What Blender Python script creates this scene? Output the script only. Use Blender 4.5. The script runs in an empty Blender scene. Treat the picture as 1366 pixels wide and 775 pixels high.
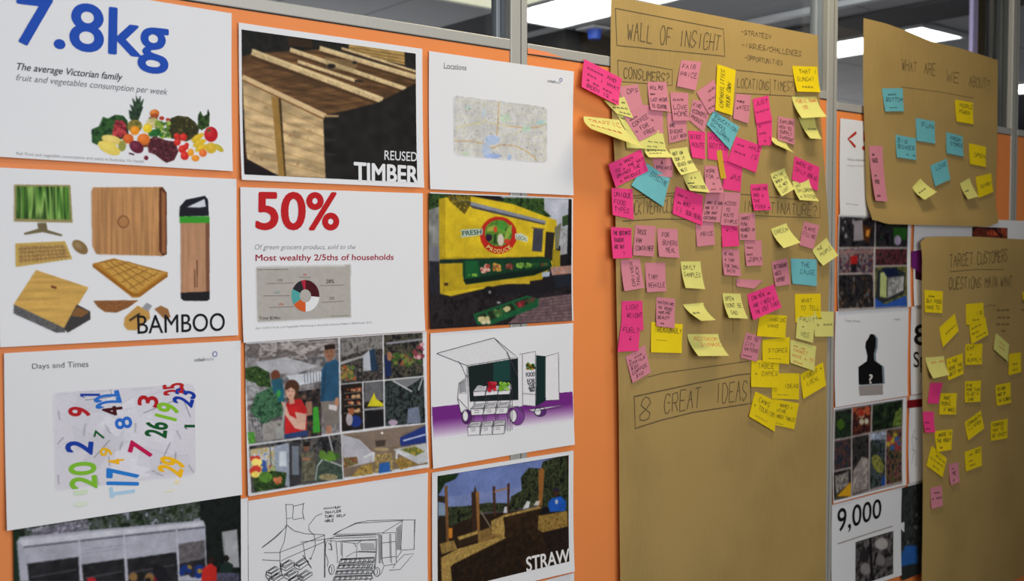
import bpy, math, random
import numpy as np
from mathutils import Vector, Matrix
random.seed(7)
# ---------------------------------------------------------------- camera
EYE = 1.5
CD, YAW, PIT, FPX = 1.894, 0.6834, -0.0393, 1405.8
def basis():
    c, s = math.cos(YAW), math.sin(YAW)
    fw = np.array([s*math.cos(PIT), c*math.cos(PIT), math.sin(PIT)])
    r = np.array([c, -s, 0.0]); up = np.cross(r, fw)
    return fw, r, up
FW, RT, UP = basis()
S = bpy.context.scene
cam = bpy.data.objects.new('camera', bpy.data.cameras.new('camera'))
S.collection.objects.link(cam); S.camera = cam
cam.matrix_world = Matrix(((RT[0], UP[0], -FW[0], 0), (RT[1], UP[1], -FW[1], -CD), (RT[2], UP[2], -FW[2], EYE), (0, 0, 0, 1)))
cam.data.sensor_width = 36; cam.data.lens = 36*FPX/1366
cam.data.clip_start = .05; cam.data.clip_end = 60
cam.data.dof.use_dof = True; cam.data.dof.focus_distance = 2.35; cam.data.dof.aperture_fstop = 4.5
# ---------------------------------------------------------------- light
w = bpy.data.worlds.new('world'); S.world = w; w.use_nodes = True
w.node_tree.nodes['Background'].inputs[0].default_value = (.95, .95, 1, 1)
w.node_tree.nodes['Background'].inputs[1].default_value = .07
def area(name, loc, target, sx, sy, power, col):
    l = bpy.data.lights.new(name, 'AREA'); l.shape = 'RECTANGLE'; l.size = sx; l.size_y = sy
    l.energy = power; l.color = col
    o = bpy.data.objects.new(name, l); S.collection.objects.link(o); o.location = loc
    o.rotation_euler = (Vector(target)-Vector(loc)).to_track_quat('-Z', 'Y').to_euler()
    return o
area('main_wall_light', (1.15, -2.75, 1.8), (1.15, 0, 1.3), 2.6, 1.5, 66, (1, .985, .98))  # unseen main light behind the camera, placed to set the wall's brightness falloff
area('ceiling_panel_light', (2.35, -.58, 2.97), (2.35, -.46, 0), .8, .25, 21, (1, .86, .62))
area('ceiling_panel_light', (0.4, -1.6, 2.97), (0.4, -1.2, 0), 1.2, .6, 16, (.92, .96, 1))
area('back_room_fill_light', (7, 6.3, 1.6), (7, 0, 2.4), 9, 1.8, 185, (1, .97, .98))  # added fill lamp, brightens the back room ceiling; far wall has no window
area('column_fill_light', (4.3, .8, 2.93), (7.5, 2.6, .8), 1.2, .6, 45, (1, .98, 1))  # added fill lamp above the frame, aimed at the dark column and far walls
area('back_room_fill_light', (2.4, 6.3, 1.4), (3.4, 2, 2.9), 3.5, 1.8, 42, (.97, .98, 1))  # second added fill, lifts the dark ceiling behind the left bay
S.view_settings.view_transform = 'Standard'; S.view_settings.look = 'None'
S.view_settings.gamma = 1; S.view_settings.exposure = -0.22; S.view_settings.use_curve_mapping = False

# ---------------------------------------------------------------- helpers
def ray(x, y): return FW+RT*(x-683)/FPX+UP*(387.5-y)/FPX
def at(x, y, lift=0.0):           # photograph pixel -> point on the wall surface standing `lift` off the wall
    d = ray(x, y); t = (CD-lift)/d[1]
    return np.array([d[0]*t, -lift, EYE+d[2]*t])
def lin(c): return tuple(((v/255)/12.92 if v/255 <= .04045 else ((v/255+.055)/1.055)**2.4) for v in c)
MATS = {}
def mat(name, rgb, rough=.6, metal=0, noise=0, nscale=40, emit=None, bump=0, spec=.4, stretch=None, transl=0):
    key = (name, rgb)
    if key in MATS: return MATS[key]
    m = bpy.data.materials.new(name); m.use_nodes = True; nt = m.node_tree
    b = nt.nodes['Principled BSDF']; c = lin(rgb)+(1,)
    b.inputs['Base Color'].default_value = c; b.inputs['Roughness'].default_value = rough
    b.inputs['Metallic'].default_value = metal; b.inputs['Specular IOR Level'].default_value = spec
    if emit:
        b.inputs['Emission Color'].default_value = c; b.inputs['Emission Strength'].default_value = emit
    if noise or bump:
        tc = nt.nodes.new('ShaderNodeTexCoord'); mp = nt.nodes.new('ShaderNodeMapping')
        nz = nt.nodes.new('ShaderNodeTexNoise'); nz.inputs['Scale'].default_value = nscale; nz.inputs['Detail'].default_value = 5
        nt.links.new(tc.outputs['Object'], mp.inputs[0]); nt.links.new(mp.outputs[0], nz.inputs['Vector'])
        if stretch: mp.inputs['Scale'].default_value = stretch
        if noise:
            rp = nt.nodes.new('ShaderNodeValToRGB')
            rp.color_ramp.elements[0].position = .3; rp.color_ramp.elements[1].position = .7
            rp.color_ramp.elements[0].color = tuple(v*(1-noise) for v in c[:3])+(1,)
            rp.color_ramp.elements[1].color = tuple(min(1, v*(1+noise)) for v in c[:3])+(1,)
            nt.links.new(nz.outputs['Fac'], rp.inputs[0]); nt.links.new(rp.outputs[0], b.inputs['Base Color'])
        if bump:
            bp = nt.nodes.new('ShaderNodeBump'); bp.inputs['Strength'].default_value = bump; bp.inputs['Distance'].default_value = .002
            nt.links.new(nz.outputs['Fac'], bp.inputs['Height']); nt.links.new(bp.outputs[0], b.inputs['Normal'])
    if transl:
        out = nt.nodes['Material Output']; tr = nt.nodes.new('ShaderNodeBsdfTranslucent'); mx = nt.nodes.new('ShaderNodeMixShader')
        tr.inputs[0].default_value = c; mx.inputs[0].default_value = transl
        nt.links.new(b.outputs[0], mx.inputs[1]); nt.links.new(tr.outputs[0], mx.inputs[2]); nt.links.new(mx.outputs[0], out.inputs[0])
    MATS[key] = m; return m
def vcmat():
    if 'vc' in MATS: return MATS['vc']
    m = bpy.data.materials.new('printed_photo_ink'); m.use_nodes = True; nt = m.node_tree
    b = nt.nodes['Principled BSDF']; a = nt.nodes.new('ShaderNodeVertexColor'); a.layer_name = 'ink'
    nt.links.new(a.outputs[0], b.inputs['Base Color']); b.inputs['Roughness'].default_value = .6
    b.inputs['Specular IOR Level'].default_value = .12
    MATS['vc'] = m; return m
def link(name, verts, faces, m, parent=None, smooth=False):
    me = bpy.data.meshes.new(name); me.from_pydata([tuple(v) for v in verts], [], faces); me.update()
    if m: me.materials.append(m)
    if smooth: me.polygons.foreach_set('use_smooth', [True]*len(me.polygons))
    o = bpy.data.objects.new(name, me); S.collection.objects.link(o)
    if parent: o.parent = parent
    return o
def gridsheet(name, P, th, m, parent=None):
    """thin paper: front skin, back skin and a rim with its own vertices, so the shading stays crisp"""
    n1, n0 = P.shape[:2]; V = [tuple(p) for p in P.reshape(-1, 3)]; N = len(V); V += [(x, y+th, z) for x, y, z in V]
    F = []
    for j in range(n1-1):
        for i in range(n0-1):
            q = j*n0+i; F.append((q, q+n0, q+n0+1, q+1)); F.append((N+q, N+q+1, N+q+n0+1, N+q+n0))
    ring = [i for i in range(n0)]+[j*n0+n0-1 for j in range(1, n1)]+[(n1-1)*n0+i for i in range(n0-2, -1, -1)]+[j*n0 for j in range(n1-2, 0, -1)]
    for a, b in zip(ring, ring[1:]+ring[:1]):
        k = len(V); V += [V[a], V[b], V[N+b], V[N+a]]; F.append((k, k+1, k+2, k+3))
    return link(name, V, F, m, parent, True)
def tag(o, label=None, cat=None, group=None, kind=None):
    if label: o['label'] = label
    if cat: o['category'] = cat
    if group: o['group'] = group
    if kind: o['kind'] = kind
    return o
def empty(name, loc=(0, 0, 0)):
    o = bpy.data.objects.new(name, None); S.collection.objects.link(o); o.location = loc; o.empty_display_size = .05; return o
def box(name, x0, x1, y0, y1, z0, z1, m, parent=None, org=(0, 0, 0)):
    a, b, c = org
    v = [(x-a, y-b, z-c) for z in (z0, z1) for y in (y0, y1) for x in (x0, x1)]
    f = [(0, 2, 3, 1), (4, 5, 7, 6), (0, 1, 5, 4), (2, 6, 7, 3), (0, 4, 6, 2), (1, 3, 7, 5)]
    o = link(name, v, f, m, parent)
    if not parent: o.location = org
    return o
def bev(o, wd=.002, seg=2):
    b = o.modifiers.new('bevel', 'BEVEL'); b.width = wd; b.segments = seg; b.limit_method = 'ANGLE'; return o
def cylz(name, x, y, z0, z1, r0, r1, m, parent=None, n=24):
    v = []; f = []
    for i in range(n):
        a = 2*math.pi*i/n; v += [(x+r0*math.cos(a), y+r0*math.sin(a), z0), (x+r1*math.cos(a), y+r1*math.sin(a), z1)]
    for i in range(n):
        j = (i+1) % n; f.append((2*i, 2*j, 2*j+1, 2*i+1))
    f.append(tuple(2*i for i in range(n))[::-1]); f.append(tuple(2*i+1 for i in range(n)))
    return link(name, v, f, m, parent)

# ---------------------------------------------------------------- the partition wall
ORANGE = mat('orange_panel_paint', (232, 138, 72), rough=.55, noise=.02, nscale=6, bump=.05)
ALU = mat('brushed_aluminium', (176, 176, 170), rough=.42, metal=.2, noise=.04, nscale=30, stretch=(40, 40, 1))
ALUD = mat('aluminium_reveal', (150, 158, 164), rough=.45, metal=.2)
STEEL = mat('dark_reveal', (84, 88, 88), rough=.5, metal=.1)
CORE = mat('partition_core', (120, 90, 70), rough=.8)
GASK = mat('black_rubber_gasket', (25, 25, 26), rough=.8)
POST = [-2.03, -.84, .37, 1.5615, 2.800, 3.974, 5.174, 6.374]; PW = .0255
TOP = 2.98
RB = {0: .457, 1: .457, 2: .457, 3: .454, 4: .427, 5: .427, 6: .427}    # rail underside above eye level
wall = box('wall_back', POST[0], POST[-1], .012, .055, 0, EYE+.42, CORE); tag(wall, kind='structure')
for i, p in enumerate(POST):
    q = box('mullion_post', p-PW, p+PW, -.003, .018, 0, TOP, ALU, wall); bev(q, .003)
    bev(box('post_reveal', p-PW+.001, p+PW-.001, .018, .062, 0, TOP, ALUD if i < 5 else STEEL, q), .001)
    link('post_groove', [(p+.004, -.0034, 0), (p+.006, -.0034, 0), (p+.006, -.0034, TOP), (p+.004, -.0034, TOP)], [(0, 1, 2, 3)], GASK, q)
for i in range(len(POST)-1):
    a, b = POST[i]+PW, POST[i+1]-PW; r = EYE+RB[i]; rt = r+.024
    bev(box('orange_panel', a+.0006, b-.0006, 0, .012, .1, r-.001, ORANGE, wall), .001)
    bev(box('rail', a+.0004, b-.0004, -.003, .062, r, rt, ALU, wall), .002)
    box('rail_seam', a+.001, b-.001, -.0012, .004, r-.0022, r, GASK, wall)
    win = empty('window_%d' % (i+1), ((a+b)/2, .03, rt)); tag(win, kind='structure'); o = (win.location.x, .03, rt)
    BE = ALUD if i < 4 else STEEL
    bev(box('glazing_bead', a, a+.012, .034, .055, rt+.002, TOP-.03, BE, win, o), .002)
    bev(box('glazing_bead', b-.012, b, .034, .055, rt+.002, TOP-.03, BE, win, o), .002)
    bev(box('glazing_bead', a+.012, b-.012, .034, .055, rt, rt+.007, BE, win, o), .002)
    bev(box('window_head', a, b, -.003, .06, TOP-.03, TOP, ALU, win, o), .002)
    g = bpy.data.materials.get('clear_glass')
    if not g:
        g = bpy.data.materials.new('clear_glass'); g.use_nodes = True; nt = g.node_tree; nt.nodes.remove(nt.nodes['Principled BSDF'])
        t = nt.nodes.new('ShaderNodeBsdfTransparent'); t.inputs[0].default_value = (.93, .95, .95, 1)
        gl = nt.nodes.new('ShaderNodeBsdfGlossy'); gl.inputs['Roughness'].default_value = .02
        fr = nt.nodes.new('ShaderNodeLayerWeight'); fr.inputs[0].default_value = .5; mx = nt.nodes.new('ShaderNodeMixShader')
        pw = nt.nodes.new('ShaderNodeMath'); pw.operation = 'POWER'; pw.inputs[1].default_value = 5; nt.links.new(fr.outputs['Facing'], pw.inputs[0])
        ma = nt.nodes.new('ShaderNodeMath'); ma.operation = 'MULTIPLY_ADD'; ma.inputs[1].default_value = .96; ma.inputs[2].default_value = .04
        nt.links.new(pw.outputs[0], ma.inputs[0])
        nt.links.new(ma.outputs[0], mx.inputs[0]); nt.links.new(t.outputs[0], mx.inputs[1]); nt.links.new(gl.outputs[0], mx.inputs[2])
        nt.links.new(mx.outputs[0], nt.nodes['Material Output'].inputs[0])
    box('glass_pane', a+.006, b-.006, .043, .047, rt+.003, TOP-.03, g, win, o)
# skirting under the panels
sk = box('baseboard_back', POST[0], POST[-1], -.008, .012, 0, .1, ALUD); tag(sk, kind='structure')
# torn sliver of orange film on the rail, right of the first post in view
pv = [at(*q, .0036) for q in [(704, 64), (728, 69), (752, 77), (704, 71.5)]]
link('orange_film_sliver', pv, [(0, 3, 2, 1)], mat('orange_film', (238, 140, 90)), wall)
# ---------------------------------------------------------------- the rooms
CARPET = mat('grey_carpet', (92, 92, 96), rough=.95, noise=.25, nscale=120)
fl = box('floor', -6, 15, -6, 9, -.05, 0, CARPET); tag(fl, kind='structure')
SLAB = mat('ceiling_grid_gap', (70, 70, 73), rough=.9)
TILE = mat('mineral_ceiling_tile', (176, 177, 180), rough=.9, noise=.05, nscale=60)
cl = box('ceiling', -6, 15, -6, 9, 3.015, 3.06, SLAB); tag(cl, kind='structure')
wl = mat('lavender_grey_wall', (132, 128, 150), rough=.8, noise=.03, nscale=3)
wg = mat('dark_grey_wall', (74, 73, 74), rough=.8, noise=.05, nscale=3)
for nm, a in (('wall_far', (-6, 15, 6.6, 6.7, 0, 3.015)), ('wall_right', (14.4, 14.5, .1, 6.6, 0, 3.015))):
    tag(box(nm, *a, wl), kind='structure')
DEADLIGHT = mat('prismatic_diffuser', (226, 226, 206), rough=.4)
LIT = mat('lit_fluorescent_diffuser', (255, 255, 250), emit=9)
LITD = mat('dim_fluorescent_diffuser', (255, 250, 220), emit=.75)
FRM = mat('white_enamel_trim', (205, 207, 208), rough=.5)
px0, py0 = 4.778-.6*8, 3.06-1.2*4
lights = [(4.178, 4.778, 2.60, 3.445, LIT, 'ceiling light with bright diffuser, seen through the glass left of the widest brown sheet'),
          (3.578, 4.178, 2.25, 3.30, LITD, 'dim cream ceiling light beside the bright one, behind the glass above the map sheet'),
          (4.178, 4.778, 1.40, 2.555, LIT, 'ceiling light peeping over the top left edge of the widest brown sheet'),
          (6.578, 7.178, 1.86, 3.06, LIT, 'ceiling light half hidden by the brown sheet hung over the glass'),
          (9.578, 10.178, 2.20, 3.06, LIT, 'farthest ceiling light, seen either side of the right-hand post')]
for x0, x1, y0, y1, m, lb in lights:
    t = empty('ceiling_light', ((x0+x1)/2, (y0+y1)/2, 2.98)); tag(t, lb, 'ceiling light', 'ceiling lights in the room behind the glass'); o = tuple(t.location)
    for a in ((x0+.005, x0+.03, y0, y1), (x1-.03, x1-.005, y0, y1), (x0+.03, x1-.03, y0, y0+.025), (x0+.03, x1-.03, y1-.025, y1)):
        box('frame', *a, 2.978, 3.004, FRM, t, o)
    box('diffuser', x0+.03, x1-.03, y0+.025, y1-.025, 2.986, 3.0, m, t, o)
tm = None
for i in range(-1, 17):
    for j in range(0, 7):
        x0 = px0+.6*i; y0 = py0+1.2*j
        if y0 > 6.5 or y0 < -.2 or x0 > 13.8: continue
        y0c = max(y0, .07)
        if any(x0+.3 > l[0] and x0+.3 < l[1] and min(y0+1.2, l[3])-max(y0c, l[2]) > .3 for l in lights): continue
        if tm is None or y0c != y0:
            o = bev(box('ceiling_tile', .006, .594, y0c-y0+.006, 1.194, 3.0, 3.016, TILE, cl), .002)
            if y0c == y0: tm = o
        else:
            o = tm.copy(); S.collection.objects.link(o)
        o.location = (x0, y0, 0)
# dropped beam, dark bulkhead, column, slim jamb in the back room
bm = box('ceiling_beam', 6.0, 6.48, .07, 6.6, 2.975, 3.0, wg); tag(bm, kind='structure'); bm.name = 'trim_1'
bh = box('wall_bulkhead', 4.86, 5.56, 3.50, 6.6, 0, 3.0, mat('charcoal_bulkhead', (52, 51, 50), rough=.8)); tag(bh, kind='structure'); bh.name = 'wall_inner'
tr = box('trim_2', 5.60, 5.66, .07, 6.6, 2.965, 3.0, FRM); tag(tr, kind='structure')
def floor_xy(px, Y):
    d = ray(px, 150); t = (Y+CD)/d[1]; return d[0]*t
xa, xb = floor_xy(1296, 1.2), floor_xy(1317, 1.2)
col = bev(box('lilac_column', xa, xb, 1.2, 1.225, 0, 3.0, mat('lilac_paint', (176, 164, 200), rough=.7)), .006)
tag(col, kind='structure'); col.name = 'trim_3'
xa, xb = floor_xy(1317.5, .25), floor_xy(1329, .25)
col = bev(box('jamb', xa, xb, .25, .30, 0, 3.0, mat('bronze_jamb', (92, 80, 62), rough=.5, metal=.3)), .004); tag(col, kind='structure'); col.name = 'trim_4'
xa, xb = floor_xy(1335, .17), floor_xy(1349, .17)
col = bev(box('jamb', xa, xb, .17, .24, 0, 3.0, mat('dark_steel_jamb', (66, 68, 70), rough=.5, metal=.3)), .004); tag(col, kind='structure'); col.name = 'trim_5'
# small ceiling sensor
d = ray(793, 40); t = (2.985-EYE)/d[2]; sx, sy = d[0]*t, -CD+d[1]*t
se = empty('ceiling_sensor', (sx, sy, 2.998)); tag(se, 'small blue ceiling sensor on a white plate, behind the glass', 'sensor')
bev(box('plate', -.09, .09, -.09, .09, -.014, 0, mat('white_plastic', (240, 240, 240), rough=.4), se), .005)
cylz('sensor_body', 0, 0, -.075, -.014, .042, .05, mat('blue_plastic_led_glow', (60, 110, 240), rough=.3), se)  # lighter blue of the body stands in for an LED glow
# ---------------------------------------------------------------- handwriting: one-line letters on a 4 x 6 grid
G = dict(A='002640 1232', B='0006364330 0333 40', C='4536150114304 1', D='000626424030 00', E='4606000 40 0333', F='460600 0333', G='45361501103040 4323', H='0006 4046 0343',
 I='2026', J='364120 01', K='0006 4603 0340', L='060040', M='0006224640', N='00064046', O='15013042453615', P='000636453303', Q='1501304245361 5 2240', R='0006364503 0340')
G = {}
def g(k, s): G[k] = [[(int(p[i]), int(p[i+1])) for i in range(0, len(p), 2)] for p in s.split()]
for k, s in {'A': '002640 1333', 'B': '0006364533 03334230 00 0030', 'C': '453616040210304 1'.replace(' ', ''), 'D': '00062644422000', 'E': '46060040 0333', 'F': '460600 0333', 'G': '4536160402103041 4323',
 'H': '0006 4046 0343', 'I': '2026', 'J': '46413010', 'K': '0006 4603 0340', 'L': '060040', 'M': '0006234640', 'N': '00064046', 'O': '16040210304244361 6'.replace(' ', ''), 'P': '0006364433 0333',
 'Q': '16040210304244361 6 2141'.replace('1 6', '16'), 'R': '000636443303 2340', 'S': '45361604134231100 1'.replace('0 1', '01'), 'T': '0646 2620', 'U': '060110304146', 'V': '062046', 'W': '0610243046',
 'X': '0046 0640', 'Y': '0623 4620', 'Z': '06460040', '0': '16040210304244361 6'.replace(' ', ''), '1': '152620', '2': '05163644 440040'.replace('44 44', '44'), '3': '0616463323 2342301000', '5': '460603334230 1000',
 '7': '064610', '8': '2614234234364 6'.replace('4 6', '26') + ' 2302001040 2342', '9': '4616043343 4610', '?': '05163644232 2 2120'.replace('2 2', '22'), '!': '2622 2120', '/': '0046', '|': '2027', '-': '0343', '+': '2125 0343',
 '&': '40151635310010304 2'.replace(' ', ''), '.': '2021', "'": '2625', '_': '0040', ':': '2524 2120', '$': '45361613422100 2027', '>': '224 3'.replace(' ', '')+'2410', '~': '00131013203330423140', '^': '2026 0226 4226'.replace('0226', '0220').replace('4226', '4220')}.items():
    for_k = s
    try: g(k, s)
    except Exception: g(k, s.replace(' ', '')[:len(s.replace(' ', ''))//2*2])
G['8'] = [[(2, 3), (.6, 4.2), (1, 5.6), (2, 6), (3, 5.6), (3.4, 4.2), (2, 3), (.3, 1.8), (.6, .4), (2, 0), (3.4, .4), (3.7, 1.8), (2, 3)]]
def text_strokes(lines, x0, y0, x1, y1, rng, fill=.62, slant=.1):
    """lines laid out in the box (y downward); returns polylines"""
    out = []; n = len(lines); hh = (y1-y0)/n
    mx = max(len(l) for l in lines); cw = min((x1-x0)/mx, hh*.78)
    for r, l in enumerate(lines):
        h = hh*fill; yb = y0+hh*(r+.5)+h/2+rng.uniform(-.05, .05)*hh; x = x0+rng.uniform(0, .06)*(x1-x0); dr = rng.uniform(-.04, .04)
        for ch in l:
            if ch != ' ':
                s = .74*cw; jh = rng.uniform(.88, 1.08)
                for st in G.get(ch.upper(), []):
                    q = []
                    for px, py in st:
                        gx = x+px/4*s+slant*py/6*h+rng.uniform(-.03, .03)*cw
                        q.append((gx, yb-py/6*h*jh+(x-x0)*dr+rng.uniform(-.03, .03)*h))
                    if len(q) == 1: q.append((q[0][0]+.01, q[0][1]))
                    out.append(q)
            x += cw
    return out
def ribbons(polys, fn, wd, dens=.02):
    """polylines in a surface's own coordinates -> flat ink ribbons; fn maps (a,b) to a 3D point"""
    V = []; F = []
    for pl in polys:
        P = []
        for (a, b), (c, d) in zip(pl[:-1], pl[1:]):
            k = max(1, int(math.hypot(c-a, d-b)/dens))
            P += [(a+(c-a)*i/k, b+(d-b)*i/k) for i in range(k)]
        P.append(pl[-1]); Q = [np.array(fn(a, b)) for a, b in P]; m = len(Q)
        if m < 2: continue
        base = len(V)
        for i in range(m):
            t = Q[min(i+1, m-1)]-Q[max(i-1, 0)]; nrm = np.array([-t[2], 0, t[0]]); L = np.linalg.norm(nrm)
            if L < 1e-9: nrm = np.array([0, 0, 1.]); L = 1
            nrm = nrm/L*wd/2; V += [Q[i]-nrm, Q[i]+nrm]
        for i in range(m-1): F.append((base+2*i, base+2*i+2, base+2*i+3, base+2*i+1))
    return V, F
INK = dict(black=(38, 32, 40), red=(214, 92, 48), grey=(92, 78, 52), blue=(60, 60, 90))
def ink(n): return mat('marker_ink_'+n, INK[n], rough=.7)
# ---------------------------------------------------------------- brown kraft paper sheets
def kraft_mat():
    if 'kraft' in MATS: return MATS['kraft']
    m = bpy.data.materials.new('brown_kraft_paper'); m.use_nodes = True; nt = m.node_tree; N = nt.nodes; L = nt.links
    b = N['Principled BSDF']; b.inputs['Roughness'].default_value = .62; b.inputs['Specular IOR Level'].default_value = .3
    tc = N.new('ShaderNodeTexCoord'); mp = N.new('ShaderNodeMapping'); mp.inputs['Scale'].default_value = (260, 1, 14)
    n1 = N.new('ShaderNodeTexNoise'); n1.inputs['Scale'].default_value = 1; n1.inputs['Detail'].default_value = 4
    n2 = N.new('ShaderNodeTexNoise'); n2.inputs['Scale'].default_value = 3.5
    mx = N.new('ShaderNodeMath'); mx.operation = 'MULTIPLY_ADD'; mx.inputs[1].default_value = .55
    rp = N.new('ShaderNodeValToRGB'); rp.color_ramp.elements[0].position = .35; rp.color_ramp.elements[1].position = .85
    rp.color_ramp.elements[0].color = lin((176, 149, 92))+(1,); rp.color_ramp.elements[1].color = lin((198, 169, 106))+(1,)
    L.new(tc.outputs['Object'], mp.inputs[0]); L.new(mp.outputs[0], n1.inputs['Vector']); L.new(tc.outputs['Object'], n2.inputs['Vector'])
    L.new(n1.outputs['Fac'], mx.inputs[0]); L.new(n2.outputs['Fac'], mx.inputs[2]); L.new(mx.outputs[0], rp.inputs[0]); L.new(rp.outputs[0], b.inputs['Base Color'])
    tr = N.new('ShaderNodeBsdfTranslucent'); L.new(rp.outputs[0], tr.inputs[0]); ms = N.new('ShaderNodeMixShader'); ms.inputs[0].default_value = .3
    L.new(b.outputs[0], ms.inputs[1]); L.new(tr.outputs[0], ms.inputs[2]); L.new(ms.outputs[0], N['Material Output'].inputs[0])
    bp = N.new('ShaderNodeBump'); bp.inputs['Strength'].default_value = .12; bp.inputs['Distance'].default_value = .001
    L.new(n1.outputs['Fac'], bp.inputs['Height']); L.new(bp.outputs[0], b.inputs['Normal'])
    MATS['kraft'] = m; return m
class Kraft:
    def __init__(s, name, label, edgeL, edgeR, top, bot, liftf, n=(28, 56)):
        s.lift = liftf; s.label = label
        nu, nv = n; V = []; F = []; s.root = None
        z0 = lambda a: top(a); z1 = lambda a: bot(a)
        for j in range(nv+1):
            for i in range(nu+1):
                a = i/nu; t = j/nv; z = z0(a)+(z1(a)-z0(a))*t; tt = (EYE+z)
                x = edgeL(z)+(edgeR(z)-edgeL(z))*a
                V.append((x, -liftf(x, z), tt))
        for j in range(nv):
            for i in range(nu): q = j*(nu+1)+i; F.append((q, q+nu+1, q+nu+2, q+1))
        s.V = np.array(V); cx, cz = s.V[:, 0].mean(), s.V[:, 2].mean(); s.o = np.array([cx, 0, cz])
        o = gridsheet(name, (s.V-s.o).reshape(nv+1, nu+1, 3), .0003, kraft_mat()); o.location = tuple(s.o); s.obj = o
        tag(o, label, 'paper sheet')
    def on(s, x, y, extra=.0006):      # photograph pixel -> point on this sheet
        l = .01
        for _ in range(5):
            p = at(x, y, l); l = s.lift(p[0], p[2]-EYE)+extra
        return at(x, y, l)
    def write(s, name, lines, quad, wd=.0022, col='grey', seed=1, fill=.66, label=None):
        rng = random.Random(seed); (a, b, c, d) = [s.on(*q) for q in quad]
        def fn(u, v):
            p = (a*(1-u)+b*u)*(1-v)+(d*(1-u)+c*u)*v; l = s.lift(p[0], p[2]-EYE)+.0007
            return np.array([p[0], -l, p[2]])-s.o
        asp = np.linalg.norm(b-a)/np.linalg.norm(d-a)
        st = text_strokes(lines, 0, 0, asp, 1, rng, fill); f2 = lambda x, y: fn(x/asp, y)
        # stretch the longest line over the whole quad
        mxl = max(p[0] for q in st for p in q); V, F = ribbons([[(x*asp/mxl, y) for x, y in q] for q in st], f2, wd, .05)
        o = link(name, V, F, ink(col), s.obj)
        if label: o['label'] = label
        return o
    def lines(s, name, polys, wd=.0022, col='grey'):
        V, F = ribbons([[(float(x), float(y)) for x, y in q] for q in polys], lambda x, y: s.on(x, y)-s.o, wd, 12)
        return link(name, V, F, ink(col), s.obj)
def sst(a, b, x):
    t = min(1, max(0, (x-a)/(b-a))); return t*t*(3-2*t)
def lerp(a, b, t): return a+(b-a)*t
# 1: the long sheet (WALL OF INSIGHT)
def lift1(x, z):
    e = sst(1.99, 1.87, x)*(.012*sst(.42, .15, z))+sst(2.6, 2.78, x)*.006*sst(.5, 0, z)
    return .0075+e+.003*math.sin(x*7+z*3)*sst(.5, .2, z)*.6+.001*math.sin(z*11+x*3)
K1 = Kraft('kraft_paper_sheet', 'long brown kraft paper sheet headed WALL OF INSIGHT, crowded with sticky notes',
  lambda z: 1.852+sst(.45, -.9, z)*.03, lambda z: lerp(2.714, 2.778, sst(.64, -.1, z))+.003*math.sin(z*5), lambda a: .632+.012*math.sin(a*3.1)*0+(a-.5)*.012, lambda a: -1.12, lift1)
# 2: the short sheet hung over the glass, its foot curling outward
def lift2(x, z):
    return .0135+.012*sst(2.99, 2.93, x)*sst(.5, .1, z)+.024*sst(.2, .08, z)**2+.004*math.sin(x*6)*sst(.45, .1, z)
K2 = Kraft('kraft_paper_sheet', 'short brown kraft paper sheet hung over the glass, its foot curling outward',
  lambda z: 2.946+.030*sst(.6, .05, z), lambda z: 3.815+.004*math.sin(z*6)-.022*sst(.15, .07, z), lambda a: float(np.interp(a, [0.0, 0.15, 0.272, 0.346, 0.484, 0.676, 0.854, 1.0], [0.7201, 0.7202, 0.7136, 0.7073, 0.6966, 0.6979, 0.6923, 0.6867])), lambda a: .080+.012*sst(.12, 0, a)+.016*sst(.9, 1, a), lift2, (26, 40))
def lift3(x, z):
    return .030+.012*math.sin((x-3.2)*4.2)+.010*sst(.0, -.9, z)-.010*sst(-.03, .045, z)
K3 = Kraft('kraft_paper_sheet', 'rightmost brown kraft paper sheet, low on the wall, with yellow notes in loose rows',
  lambda z: 3.277+.010*sst(-.1, -1, z), lambda z: 4.35, lambda a: .040+.004*math.sin(a*6)-.018*sst(.04, 0, a), lambda a: -1.25, lift3, (30, 40))
# writing on the brown sheets
K1.lines('ruled_box', [[(821, 11), (965.4, 39), (967, 75), (823, 60.5), (821, 11)]])
K1.write('heading', ['WALL OF INSIGHT'], [(828, 23), (962, 50), (960, 76), (829, 54)], .0026, seed=2, fill=.8)
K1.write('bullet_list', ['-STRATEGY'], [(987, 37), (1029, 46), (1029, 55), (987, 47)], .0016, seed=3)
K1.write('bullet_list', ['-ISSUES/CHALLENGES'], [(989, 55), (1069, 68), (1069, 79), (989, 64)], .0016, seed=4)
K1.write('bullet_list', ['-OPPORTUNITIES'], [(991, 71), (1044, 78), (1044, 87), (991, 81)], .0016, seed=5)
K1.lines('ruled_box', [[(824, 80), (897, 93), (897, 114), (825, 108.5), (824, 80)]], .0018)
K1.write('heading', ['CONSUMERS?'], [(828, 86), (893, 97), (893, 112), (829, 105)], .0022, seed=6, fill=.8)
K1.lines('ruled_box', [[(979, 93), (1062, 102), (1063, 128.5), (981, 124)], [(1027.5, 105), (1027.5, 128)]], .0018)
K1.write('heading', ['LOCATIONS'], [(983, 102), (1026, 106), (1026, 122), (983, 118)], .002, seed=7, fill=.8)
K1.write('heading', ['TIMES?'], [(1030, 106), (1058, 109), (1058, 126), (1030, 122)], .002, seed=8, fill=.8)
K1.lines('ruled_line', [[(844, 261.5), (902, 257.5), (960, 256)], [(844, 264.5), (902, 261)]], .0022)
K1.write('heading', ['TRUCK|VEHICLE'], [(829, 268), (900, 265), (900, 288), (829, 290)], .002, seed=9, fill=.8)
K1.lines('ruled_line', [[(831, 295), (880, 292), (930, 293)]], .0024)
K1.lines('ruled_box', [[(986, 258.6), (1040, 264), (1094, 268.5), (1094, 290.5), (1040, 289), (988, 286.5)]], .0018)
K1.write('heading', ['IMPACT|NATURE?'], [(988, 264), (1090, 271), (1090, 289), (988, 284)], .002, seed=10, fill=.8)
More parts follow.
